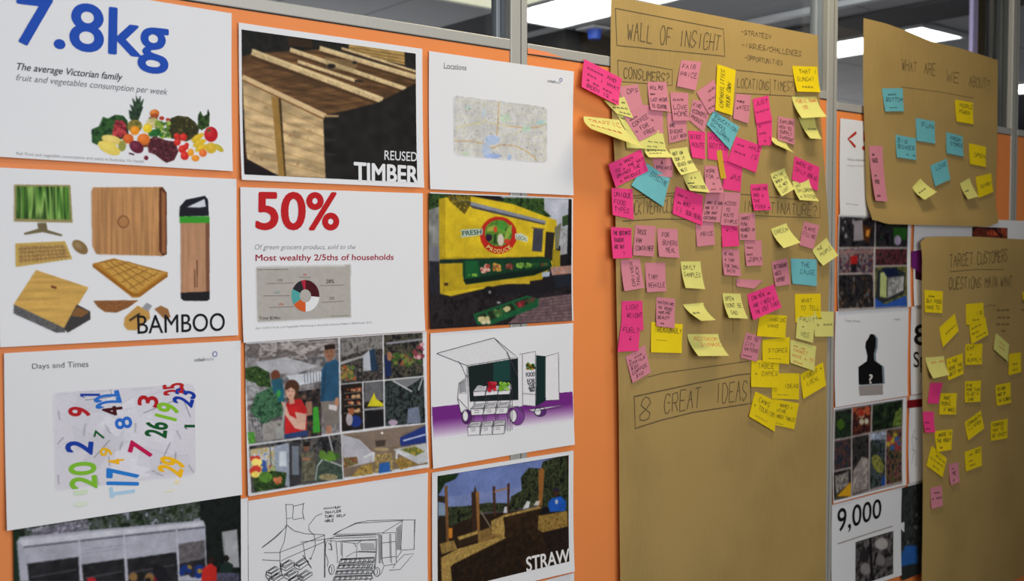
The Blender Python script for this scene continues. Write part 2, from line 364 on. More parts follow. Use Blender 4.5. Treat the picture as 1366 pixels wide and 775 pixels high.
K1.lines('ruled_line', [[(977.5, 330), (977.8, 443)]], .0014)
K1.lines('ruled_line', [[(864, 503), (885, 497.5), (940, 490), (1000, 481.5)]], .002)
K1.lines('ruled_box', [[(846, 529), (925, 512), (985, 500), (1001, 498.6), (1002, 538), (925, 550), (880, 561), (847.5, 571.5), (846, 529)]], .003)
K1.write('heading', ['8'], [(850, 529), (868, 526), (868, 562), (851, 566)], .0028, seed=11, fill=.9)
K1.write('heading', ['GREAT'], [(883, 521), (935, 511), (935, 546), (884, 555)], .0026, seed=12, fill=.8)
K1.write('heading', ['IDEAS'], [(952, 512), (997, 505), (997, 536), (953, 541)], .0026, seed=13, fill=.85)
for i, (t, q) in enumerate([('WHAT', (1202, 77, 1223, 80, 97)), ('ARE', (1232, 83, 1248, 85, 103)), ('WE', (1262, 93, 1280, 96, 112)), ('ABOUT?', (1291, 99, 1320, 103, 118))]):
    K2.write('heading', [t], [(q[0], q[1]), (q[2], q[3]), (q[2], q[4]), (q[0], q[4]-3)], .0024, seed=20+i, fill=.85)
K2.lines('ruled_line', [[(1203, 116), (1250, 122), (1299, 131)]], .0014)
K3.write('heading', ['TARGET CUSTOMERS'], [(1264, 338), (1344, 337), (1344, 357), (1265, 358)], .003, seed=30, fill=.8)
K3.lines('ruled_line', [[(1267, 362.5), (1300, 359.5), (1339, 359.5)]], .0022)
K3.write('heading', ['QUESTIONS MAIN WANT'], [(1265, 370), (1350, 369), (1350, 386), (1265, 389)], .003, seed=31, fill=.8)
K3.write('small_list', ['~~~', '~~~', '~~~', ' ~'], [(1329, 408), (1347, 408), (1347, 444), (1329, 444)], .002, seed=32)
K3.lines('ruled_line', [[(1314, 410), (1320, 406.5), (1328, 408)]], .0016)
K3.write('small_list', ['~~', '~~'], [(1360, 396), (1378, 396), (1378, 416), (1360, 416)], .002, seed=33)
# ---------------------------------------------------------------- sticky notes
HP, LP, PY, SY, TL_, OC = 'hot pink', 'light pink', 'pale yellow', 'bright yellow', 'teal', 'ochre'
NC = {HP: (240, 64, 138), LP: (214, 136, 152), PY: (226, 222, 128), SY: (240, 213, 14), TL_: (112, 190, 200), OC: (206, 168, 44)}
NM = {k: mat('sticky_paper_'+k.replace(' ', '_'), c, rough=.65, noise=.03, nscale=25, transl=.12) for k, c in NC.items()}
placed = []
def sep(P, Q):
    for A, B in ((P, Q), (Q, P)):
        for i in range(4):
            e = A[(i+1) % 4]-A[i]; n = np.array([-e[1], e[0]])
            a = [v@n for v in A]; b = [v@n for v in B]
            if max(a) < min(b) or max(b) < min(a): return True
    return False
def note(K, col, quad, text, label, group, wd=.0011, icol='black', rot=0, over=None):
    P = [np.array(q, float) for q in quad]; c = sum(P)/4; Pk = [c+(p-c)*.82 for p in P]
    # how high it sits: above every earlier note it covers
    lay = 0
    for (Q, l) in placed:
        if not sep(Pk, Q): lay = max(lay, l+1)
    placed.append((Pk, lay))
    covered = any(not sep(Pk, [sum(np.array(q, float) for q in r[2])/4+(np.array(p, float)-sum(np.array(q, float) for q in r[2])/4)*.82 for p in r[2]]) for r in LATER)
    base = .0012+.0011*lay
    K0 = K or WallK
    tl, tr = K0.on(*quad[0], base), K0.on(*quad[1], base)
    # foot of the note: lift estimated from how far it leans away from a square hanging flat
    w = tr-tl; wl_ = math.hypot(w[0], w[2]); side = .074
    dn = np.array([w[2], 0, -w[0]])/wl_*side
    if dn[2] > 0: dn = -dn
    res = []
    for top, q in ((tl, quad[3]), (tr, quad[2])):
        app = at(*q, -top[1]); ex = top+dn; sh = app-ex; dirv = np.array([ex[0], 0, ex[2]-EYE]); dirv /= np.linalg.norm(dirv)
        h = max(0, float(sh@dirv))*CD/math.hypot(ex[0], ex[2]-EYE)
        res.append(h)
    h = min(.045, sum(res)/2*.9)
    if covered: h = min(h, .0015)
    h = max(h, .0012 if covered else .004)
    bl, br = K0.on(*quad[3], base+h), K0.on(*quad[2], base+h)
    o3 = (tl+tr)/2
    def surf(s, t, e=0):
        p0 = tl*(1-s)+tr*s; p1 = bl*(1-s)+br*s; p = p0*(1-t)+p1*t
        ly = p0[1]+(p1[1]-p0[1])*(t**1.7)
        mn = K0.lift(p[0], p[2]-EYE)+base*.8
        return np.array([p[0], min(ly, -mn)-e, p[2]])-o3
    nu, nv = 5, 9
    V = np.array([[surf(i/nu, j/nv) for i in range(nu+1)] for j in range(nv+1)])
    o = gridsheet('sticky_note', V, .0002, NM[col]); o.location = tuple(o3)
    tag(o, label, 'sticky note', group)
    if text:
        rng = random.Random(label)
        L = text.split('/')
        asp = max(.5, min(2, np.linalg.norm(tr-tl)/np.linalg.norm(bl-tl)))
        if rot: st = text_strokes(L, .08, .12, .92/1, .88, rng, .6); st = [[(y, 1-x) for x, y in q] for q in st]; fn = lambda a, b: surf(a, b, .0006)
        else:
            y1 = min(.95, .12+.26*len(L)); st = text_strokes(L, .08, .08, .94, y1, rng, .6, .06); fn = lambda a, b: surf(a, b, .0006)
            if L[0][:1] == '=': pass
        V, F = ribbons(st, fn, wd, .05); link('handwriting', V, F, ink(icol), o)
    return o
class WK:
    lift = staticmethod(lambda x, z: .001)
    def on(s, x, y, e): return at(x, y, .001+e)
WallK = WK()
# (sheet, colour, four corners in the photograph clockwise from top left, words, label, ink)
N1 = [
 (1, PY, [(822,150),(845,158),(858,176),(834,172)], '~~', 'pale yellow sticky note mostly hidden behind the two joined light pink notes at upper left'),
 (1, LP, [(858,139.5),(884,142),(885,178),(862,176)], '/~~/~', 'light pink note tucked behind the right side of the two joined leaning pink notes'),
 (1, PY, [(834,162),(884,176),(889,200),(836,197)], '//   ~~~/   ~~', 'pale yellow note under the foot of the leaning light pink note, upper left'),
 (1, PY, [(779,155),(826,160),(858,197),(789,172)], 'TRAFFIC/~~~~~~', 'pale yellow note with red writing flying off the left edge of the brown sheet', 'red'),
 (1, LP, [(826,116),(851,112),(858,142),(834,151)], ' OPS', 'light pink note just right of the hot pink one at the top left corner'),
 (1, LP, [(832,155),(857,139),(877.5,176),(853,189)], '~~~/COFFEE/~ FOR/  FREE', 'light pink note leaning left, with five short lines, upper left'),
 (1, PY, [(806,134),(833,129),(845,158),(822,151)], ' ~ ~/~~~~/ ~~~', 'pale yellow note sticking out from under the hot pink corner note'),
 (0, HP, [(779.5,78.5),(830,105),(825.5,141),(776,116)], '~~~~~ AND/~~~ I WHAT/~ ~~ ~~~/BEEN IS ~~', 'hot pink note at the top left corner, hanging half off the brown sheet'),
 (1, LP, [(889,150),(915.5,154),(917,185),(893,191)], '/AND/DISCUSS/LAST WEEK', 'light pink note below the overlapping pair under CONSUMERS'),
 (1, LP, [(863.5,109),(889,109),(895,149),(868,146.5)], 'WILL PUT/~~~/LAST NIGHT/TO CENTRE', 'light pink note right under the CONSUMERS heading'),
 (1, LP, [(894,123),(918,124),(919.5,161),(898,161)], '~~~/LOVE/HOME', 'light pink note with faint writing, overlapping the note under CONSUMERS'),
 (1, LP, [(909,80),(936,82.6),(928,120.6),(903,115)], 'FAIR/PRICE', 'light pink sticky note reading FAIR PRICE'),
 (1, LP, [(924,133),(950,137),(939,177),(919,160)], 'FIND/ECONOMIC/PRODUCE', 'light pink note with bold ECONOMIC PRODUCE writing, left of the tall bright yellow note'),
 (1, LP, [(929,123),(952,106),(966,142),(946,152)], '  ~~/ ~~~/~~', 'light pink note tilted, tucked behind the tall bright yellow note'),
 (1, HP, [(918,174),(941,175.7),(941,212.5),(923.6,210)], 'BIKE/ROUTE', 'hot pink note reading BIKE ROUTE'),
 (1, HP, [(943.5,176),(973,178),(971,216),(944.5,212)], 'MILK/BOTTLE', 'hot pink note just right of the BIKE ROUTE one'),
 (1, LP, [(982,125),(1002,127),(998.6,165),(978,158)], '~~~/~ATES', 'light pink note right of the tall bright yellow note'),
 (1, SY, [(957,85.5),(981.5,93.5),(977,154),(954.4,146.7)], 'CAPABILITIES/YOUR OWN', 'tall bright yellow note with writing running up it', 'black', 1),
 (1, HP, [(982,182),(1016.7,194.5),(1008.6,230.6),(970.6,215)], '~~ HAS/~~~ IS', 'large hot pink tilted note below the teal CHILDREN note'),
 (1, HP, [(966,214),(990.5,222),(988,256),(964,252)], '/  ~PLE', 'hot pink note hanging under the large tilted hot pink one'),
 (1, TL_, [(952.5,147.5),(986.7,169.5),(974,200),(942.6,166)], 'EDUCATION/SCHOOL/CHILDREN', 'teal note tilted as a diamond under the tall bright yellow note'),
 (1, HP, [(1009,160),(1030,156),(1030,193.6),(1012,194)], '~/~~~/  ~ ?', 'lower of the two joined hot pink notes under TIMES'),
 (1, HP, [(1004,132),(1025,127),(1030,160),(1009,165)], 'JUST/~~~~', 'upper of the two joined hot pink notes under TIMES'),
 (1, SY, [(1057,88),(1090,89),(1094.7,123),(1063.6,122)], ' THAT I/SUNDAY/ ~~~~', 'bright yellow square note at the top right corner of the long sheet'),
 (1, PY, [(1065,156),(1087,155),(1096,185.5),(1081,184.6)], '/ ~~~', 'pale yellow note curling out from under the red-lettered one at top right'),
 (1, PY, [(1056.4,128.6),(1089,128.6),(1103,155.7),(1070,157.5)], 'PUBLIC TRANS/   USE', 'pale yellow note with red writing, curling outward below the top right yellow note', 'red'),
 (1, PY, [(1030,183),(1049,190),(1060,204),(1035,193)], '', 'pale yellow note curled flat towards the viewer, below the lone small pink one'),
 (1, LP, [(1038,155),(1060,159),(1060,193.6),(1037.5,186)], 'EXPLORE/HOW TO/SUPPLY/SUPPORT', 'light pink note with four lines, right of the joined hot pink pair'),
 (1, HP, [(1060,208),(1093.5,223),(1090.8,255),(1056.5,239.7)], 'WHERE DO/DAILY BREAD', 'hot pink note at the right edge, behind two pale yellow ones'),
 (1, PY, [(1027.5,232),(1046.5,224),(1060,252),(1043,262)], 'ACTIVE/WHEN IT/IS NOT/ LOST', 'pale yellow note leaning left, beside the hot pink note on the right edge'),
 (1, PY, [(1057,242),(1079,239),(1092.6,268.6),(1067,266.8)], '~AT/CHILDREN/~ SYSTEM', 'pale yellow note over the foot of the hot pink one at the right edge'),
 (1, PY, [(859.5,198),(888,197),(900,210),(866,210)], 'ENGAGE/~~~~', 'pale yellow strip of note above the light pink BREAKS note'),
 (1, LP, [(870,210.7),(898,211.6),(897.4,237),(875,234)], '  &/BREAKS', 'light pink note reading BREAKS, above the teal one'),
 (1, TL_, [(863,218),(893.8,238),(884.8,275.8),(842,247)], '   EFFECTIVE', 'teal note reading EFFECTIVE'),
 (1, HP, [(811.6,219),(855,199),(865,228),(821.5,249.7)], '  ~ WHO?/GO ~ THE WAY/BRINGS THE/ ~ PRODUCE', 'large hot pink note tilted at the left edge, beside the teal EFFECTIVE note'),
 (1, HP, [(816,250.6),(844,252.4),(845.6,293),(817.5,286.7)], 'UNIQUE/FOOD/TYPES', 'hot pink note reading UNIQUE FOOD TYPES'),
 (1, PY, [(911,234),(934,228),(947,257),(920.6,254)], '   ^ ~/~~~~/CONSCIOUS', 'lower of the two pale yellow notes hanging in a slanting chain left of centre'),
 (1, PY, [(893,199),(917,196),(931.6,227.7),(909,233.5)], 'NOT ON/OUR IT/BOXED AND/NEST', 'upper of the two pale yellow notes hanging in a slanting chain left of centre'),
 (1, LP, [(940,220.6),(958,222),(966,257),(943,257)], 'WORK/FOR ~/  ~/ ~~ ~', 'light pink note crossed by the folded ochre strip'),
 (1, OC, [(956,201),(963,200),(969,238),(961.6,238)], '', 'narrow ochre sticky note seen edge-on among the pink notes'),
 (1, LP, [(942.6,257),(966,257),(960.6,297),(935.5,295)], '/WHAT IS OUR/AND IS IT/LOOK WHAT/CUSTOMERS', 'light pink note with four bold lines in the middle of the pink cluster'),
 (1, LP, [(928,297),(952,295),(954,326.5),(930,329)], '/ PRICE', 'light pink note reading PRICE, below the bold four-line note'),
 (1, HP, [(962.6,300),(984.5,301),(986.5,328),(964,329.7)], ' WITH', 'small hot pink note under the pink cluster'),
 (1, LP, [(966.5,256),(988,257),(984.5,302),(961,300)], '/ACCESS/ TO/ROUTE/ SIMPLE', 'light pink note right of the bold four-line note'),
 (1, LP, [(986,284.5),(1007,284),(1008.4,320.6),(986.5,320)], 'MARKET/PUSH/NUMBER IN/PLAN', 'light pink note reading MARKET, right of the small hot pink one'),
 (1, HP, [(901.5,248.5),(938,261),(937,301),(897.4,285)], '~~~ ~/~~ WHAT ~/I I  OUR MENU', 'hot pink tilted note covering the end of VEHICLE'),
 (1, HP, [(1001,246),(1024,245),(1029,280),(1006,281)], 'PARKING/AND ~/THE/FOODS ~', 'hot pink upright note over the IMPACT heading'),
 (1, HP, [(815,302.6),(842.6,304.5),(843.7,344),(818,345)], 'THE BUSINESS/TRADERS/ARE WAY/      ?', 'hot pink note on the left edge reading THE BUSINESS TRADERS'),
 (1, LP, [(847.7,300),(874.8,301.7),(872,342.4),(844.5,340.6)], 'TRUCK/VAN/CONTAINER', 'light pink note reading TRUCK VAN CONTAINER'),
 (1, LP, [(876.6,304.5),(903.7,305.4),(906.5,344),(879.3,342.4)], ' FOR/ BUYERS/  MEAL', 'light pink note right of the TRUCK VAN CONTAINER one'),
 (1, LP, [(828,347),(854,345),(860,384),(833,388.5)], '/DRIVER/TRUCK', 'light pink note with slanting writing below TRUCK VAN CONTAINER', 'black', 1),
 (1, LP, [(860.4,350.5),(887.5,350.5),(889,388.5),(863,390)], '/TINY/VEHICLE', 'light pink note reading TINY VEHICLE'),
 (1, PY, [(908,348.7),(934.5,348.7),(940.8,385.8),(914.6,384)], 'DAILY/SAMPLES', 'pale yellow note reading DAILY SAMPLES'),
 (1, PY, [(911,406),(938,403.6),(955,427),(935.4,428)], '/~~', 'pale yellow note curling far out, below DAILY SAMPLES'),
 (1, HP, [(829.6,401.7),(856.8,401),(858.6,440.6),(829,438)], ' LIGHT/ WEIGHT', 'hot pink note reading LIGHT WEIGHT'),
 (1, HP, [(829,430),(855,434),(852,468),(824,469.5)], 'FUEL?/  ^', 'hot pink note reading FUEL, under LIGHT WEIGHT'),
 (1, LP, [(834.5,476),(860.4,460),(868.5,496.6),(844,511)], '~ ~~~/EMAILS/$20/COFFEE/ $10', 'light pink tilted note lowest at the left edge'),
 (1, SY, [(869,429.4),(911,432.5),(909.5,471),(868.5,470)], ' REASONABLY/ ____', 'bright yellow square note reading REASONABLY'),
 (1, LP, [(875.7,396),(901,398.7),(900,438),(875.7,435)], 'WATERING/AS ROAD/MAKING/BEAUTY/ ~~', 'light pink note overlapping the REASONABLY note'),
 (1, PY, [(916.8,445.6),(958,445.6),(972.5,474.5),(932,475)], ' RESTROOM/  SIGNAGE', 'wide pale yellow note with red writing, above the long ruled line', 'red'),
 (1, PY, [(964,391),(988,392),(998,425),(972.5,424)], 'OPEN/DONT BE/ SAD', 'pale yellow note left of the large tilted hot pink note in the middle'),
 (1, LP, [(982,372),(1018,374),(1006,385),(983,382)], '', 'light pink note folded flat above the large tilted hot pink note in the middle'),
 (1, LP, [(963.4,331.5),(986,332.4),(988.7,368.6),(966,366.8)], 'HE HAS/A TINY/FOR SMALL/ PATIO', 'light pink note below the small hot pink one, centre'),
 (1, LP, [(993,320.7),(1015.8,320.7),(1017.6,354),(996,355)], '~~~/~~~/~SUPPLY', 'light pink note right of centre, below the MARKET one'),
 (1, PY, [(1028.4,305.4),(1049,297.6),(1068,323.4),(1045.6,331)], 'GREEN', 'pale yellow note reading GREEN'),
 (1, LP, [(1072.7,295.4),(1093.4,300.8),(1085,332.4),(1066.4,327)], 'ALWAYS/FILLING', 'light pink note leaning right, beside the GREEN one'),
 (1, PY, [(1083.5,333.3),(1102.5,317),(1118.7,340.6),(1098,354.5)], ' THE/ PEOPLE', 'pale yellow note sticking out past the right edge onto the post'),
 (1, LP, [(1029.3,349.6),(1050,344),(1054.6,379.4),(1034.7,382)], 'RESTAURANT/WASTE/SUPPORT', 'light pink note left of the teal square'),
 (1, TL_, [(1055,344.7),(1089.8,346),(1089.8,381.7),(1057.3,378.5)], '  THE/  CAUSE', 'teal square note at the right edge of the long sheet'),
 (1, SY, [(1014,419),(1049.7,421),(1047.7,451),(1009.7,448.4)], '  INSIDE/  VANS', 'bright yellow note under the large tilted hot pink one in the middle'),
 (1, HP, [(996.8,392.6),(1033,379),(1043,410),(1005,427)], 'CAN MEAL ~~/AND I NEED A/THE GOLF TIMES', 'large tilted hot pink note in the middle right'),
 (1, LP, [(995.5,443),(1015.9,450),(1010,482.6),(988,477)], 'GO TO/CITY/WATERS/~~~~', 'light pink note left of the STORES one'),
 (1, SY, [(1017.4,453.5),(1053.8,449.7),(1053,485.8),(1017.4,482.6)], '/ STORES/ ____', 'bright yellow note reading STORES'),
 (1, SY, [(1060.4,392.3),(1094.7,391.7),(1095,428),(1061,430)], ' WHAT/ TO TELL', 'bright yellow note reading WHAT TO TELL'),
 (1, PY, [(1086,415),(1112,415.8),(1111.5,449),(1087,449)], '~~/~ ~~~', 'pale yellow note reaching past the right edge, beside FRUIT'),
 (1, PY, [(1064.5,418),(1088.6,418.8),(1084.4,457.7),(1061.5,451)], 'FRUIT/ +/ VEG', 'pale yellow note reading FRUIT + VEG'),
 (1, PY, [(1054.8,453),(1089,462),(1086.5,495),(1054.6,484)], '~~ ~~/MARKET/HAVE ~ TO/~~~~', 'pale yellow note with red writing below the FRUIT + VEG one', 'red'),
 (1, SY, [(1067.7,499.4),(1098,483),(1102,514),(1071.6,532)], 'VIDEOS +/ LOCAL', 'bright yellow tilted note lowest at the right edge'),
 (1, SY, [(1029.4,498),(1066.5,498),(1065.8,533),(1029.7,531.6)], '/   IDEAS/ ____', 'bright yellow note reading IDEAS'),
 (1, SY, [(1002.6,480.6),(1040,480),(1038,517.4),(1002,516)], ' TABLE/+ GAMES', 'bright yellow note reading TABLE + GAMES'),
 (1, SY, [(1031.6,531.6),(1066,538),(1059.4,572.6),(1031.6,566.5)], '+ NAMES +/RATING/INDEX TABLES/_____', 'lower right of the two lowest bright yellow notes under IDEAS'),
 (1, SY, [(1007.7,522),(1038,536.5),(1033.5,576),(999.4,555.5)], ' CAMPS/+ TOURISM/ _____', 'lower left of the two lowest bright yellow notes under IDEAS'),
 (2, TL_, [(1176.5,118),(1204.4,117.6),(1206,148.5),(1181,148.5)], ' ~~~/BOTTOM/ ___', 'highest teal note, under the word WHAT'),
 (2, TL_, [(1221.7,157.3),(1247,162),(1247.7,191.6),(1223,187.8)], ' FUN', 'teal note reading FUN'),
 (2, TL_, [(1194.8,179.5),(1222,184.7),(1222.4,213.6),(1196.6,209.7)], 'BIG/BOXES/  ~ ~', 'teal note at left, beside FUN, on the short sheet'),
 (2, TL_, [(1262.5,176),(1284.4,182),(1285.7,209),(1263,204.5)], ' FRESH/ STORES', 'rightmost teal note on the short sheet'),
 (2, TL_, [(1241,220.8),(1263,211.5),(1268,239.4),(1247.7,248.4)], ' LOVE', 'lowest teal note, reading LOVE'),
 (2, SY, [(1274,132.8),(1298,137),(1298.6,165.8),(1276,162)], ' PEOPLE/ POWER', 'highest bright yellow note on the short sheet'),
 (2, SY, [(1292.7,191),(1315.4,196),(1315,223),(1294,218.7)], '/ OPEN', 'middle bright yellow note at the right edge of the short sheet'),
 (2, PY, [(1216.8,249.7),(1228,238),(1250,256),(1233.5,266.5)], '/~~~', 'pale yellow curling note low in the middle of the short sheet'),
 (2, PY, [(1280.5,244.5),(1293.4,237.3),(1305.6,262),(1291.6,266)], '/~~', 'pale yellow curling note low at the right of the short sheet'),
 (2, SY, [(1301.7,236),(1322.3,231),(1325,256),(1305.6,264)], '/ QUIRKY', 'lowest bright yellow note at the right edge of the short sheet'),
 (2, LP, [(1159,194),(1177.3,195),(1184,269),(1168,267.8)], ' ~~/TRUCK// ~~/ HERE// ~~~', 'long light pink strip of notes at the left edge of the short sheet'),
 (3, SY, [(1233.5,386.7),(1258,388.6),(1257,417.7),(1234,416.4)], ' ~~~/BUY FOOD/MADE TO', 'bright yellow note nearest the top left corner of the right sheet'),
 (3, SY, [(1253,437),(1273.8,418),(1278.9,441.5),(1258,463)], '/ ~~~~', 'bright yellow note tilted as a diamond, second from the top left of the right sheet'),
 (3, SY, [(1288.5,405.6),(1311.7,403.7),(1313,430),(1289,433.5)], '/  IS/ ~~', 'top note of the bright yellow column in the middle of the right sheet'),
 (3, SY, [(1293,433.5),(1314.5,422.6),(1318.6,446.6),(1296,459)], '~~~/~~/ ~~~', 'tilted second note of the bright yellow column of the right sheet'),
 (3, SY, [(1288,459),(1311,458.5),(1310,486),(1288,487)], 'EAT/ +/SUPPLY', 'third note down of the bright yellow column of the right sheet'),
 (3, SY, [(1262.6,479),(1284.3,471),(1285.4,498.6),(1265,507.6)], '+ THE/MORE THE/BEST WAY', 'bright yellow note partly under the pale yellow curling one at left'),
 (3, PY, [(1234.3,477),(1259.4,475),(1266.5,500),(1245,504.8)], ' ~~ ~~', 'pale yellow curling note at the left edge of the right sheet', 'red'),
 (3, SY, [(1346.5,472),(1362,469.8),(1362.4,496.3),(1345.4,500.5)], '/ ~~/ ~~', 'bright yellow note near the right end, below the leaning pale one'),
 (3, PY, [(1329,444.3),(1346.5,459.8),(1345,483),(1325.6,466)], ' ~~/ ~~', 'pale yellow note leaning out on the right half of the right sheet', 'red'),
 (3, SY, [(1287.7,508.7),(1309,507.6),(1307.8,535.8),(1287.2,536.9)], 'GIVE/MORE TIME/TO GET A/ CARD', 'fourth note down of the bright yellow column of the right sheet'),
 (3, SY, [(1328.4,514),(1348,510),(1349,537),(1329.8,541.7)], 'TO FARM/MAKE UP/THE FLOWERS', 'upper of the two bright yellow notes alone at the right'),
 (3, HP, [(1241,510.5),(1257.8,510.5),(1252,538.4),(1237.7,538)], '', 'upper hot pink note at the left edge of the right sheet'),
 (3, SY, [(1255,524.5),(1276.8,524.5),(1275.3,552.8),(1253,553)], ' MAKE/PEOPLE/ IF WHEEL', 'bright yellow note right of the upper hot pink one on the right sheet'),
 (3, HP, [(1231,549),(1246,549),(1248,576.8),(1234.6,577)], '/~~/~~', 'lower hot pink note at the left edge of the right sheet'),
 (3, SY, [(1287,563),(1308.6,547.4),(1313,571.4),(1291.5,587.6)], 'COMMUNITY/+ LISTEN', 'tilted bright yellow note fifth down the middle column of the right sheet'),
 (3, SY, [(1322,562.6),(1344.6,558.5),(1344,584.5),(1322,588)], 'PURPOSE/THAT TO/BE LOVED?', 'lower of the two bright yellow notes alone at the right'),
 (3, SY, [(1246.7,575),(1271,572.6),(1269.4,600),(1250,603)], ' WHERE IS/THE MONEY/ ~~', 'bright yellow note right of the lower hot pink one on the right sheet'),
 (3, SY, [(1243,594.7),(1263.4,611.7),(1257.5,637),(1235.8,621)], ' ~~~/~~~~/ ~~', 'bright yellow diamond-tilted note lowest at the left of the right sheet'),
 (3, SY, [(1287,603),(1309.3,595),(1310,621),(1288.5,629)], ' ~~ SEE/ ~~/ ~~~', 'lowest bright yellow note of the middle column of the right sheet'),
 (3, LP, [(1265.5,619.5),(1278.4,616.4),(1280.3,642.7),(1268.3,647.6)], ' ~/ ME/ ~', 'upper of the two light pink notes at the foot of the right sheet'),
 (3, LP, [(1241,651),(1256.4,647.6),(1258,674.7),(1242.8,679)], ' ~~~/~ ~~~', 'lower of the two light pink notes at the foot of the right sheet'),
 (3, SY, [(1364,389),(1386,392),(1386,418),(1365,400)], '', 'bright yellow note cut by the right border, high on the right sheet'),
]
KS = {0: None, 1: K1, 2: K2, 3: K3}
GR = {0: 'sticky notes on the long brown sheet', 1: 'sticky notes on the long brown sheet', 2: 'sticky notes on the short brown sheet', 3: 'sticky notes on the right brown sheet'}
for i, e in enumerate(N1):
    LATER = [n for n in N1[i+1:]]
    k, c, q, tx, lb = e[:5]; ic = e[5] if len(e) > 5 else 'black'
    K = K1 if k in (0, 1) else KS[k]
    lb += {1: ' on the long brown sheet', 0: '', 2: '', 3: ''}[k] if 'sheet' not in lb and 'edge' not in lb and len(lb.split()) < 12 else ''
    note(K, c, q, tx, lb, GR[k], icol=ic, rot=len(e) > 6, wd=.0013 if k < 2 else .0019)
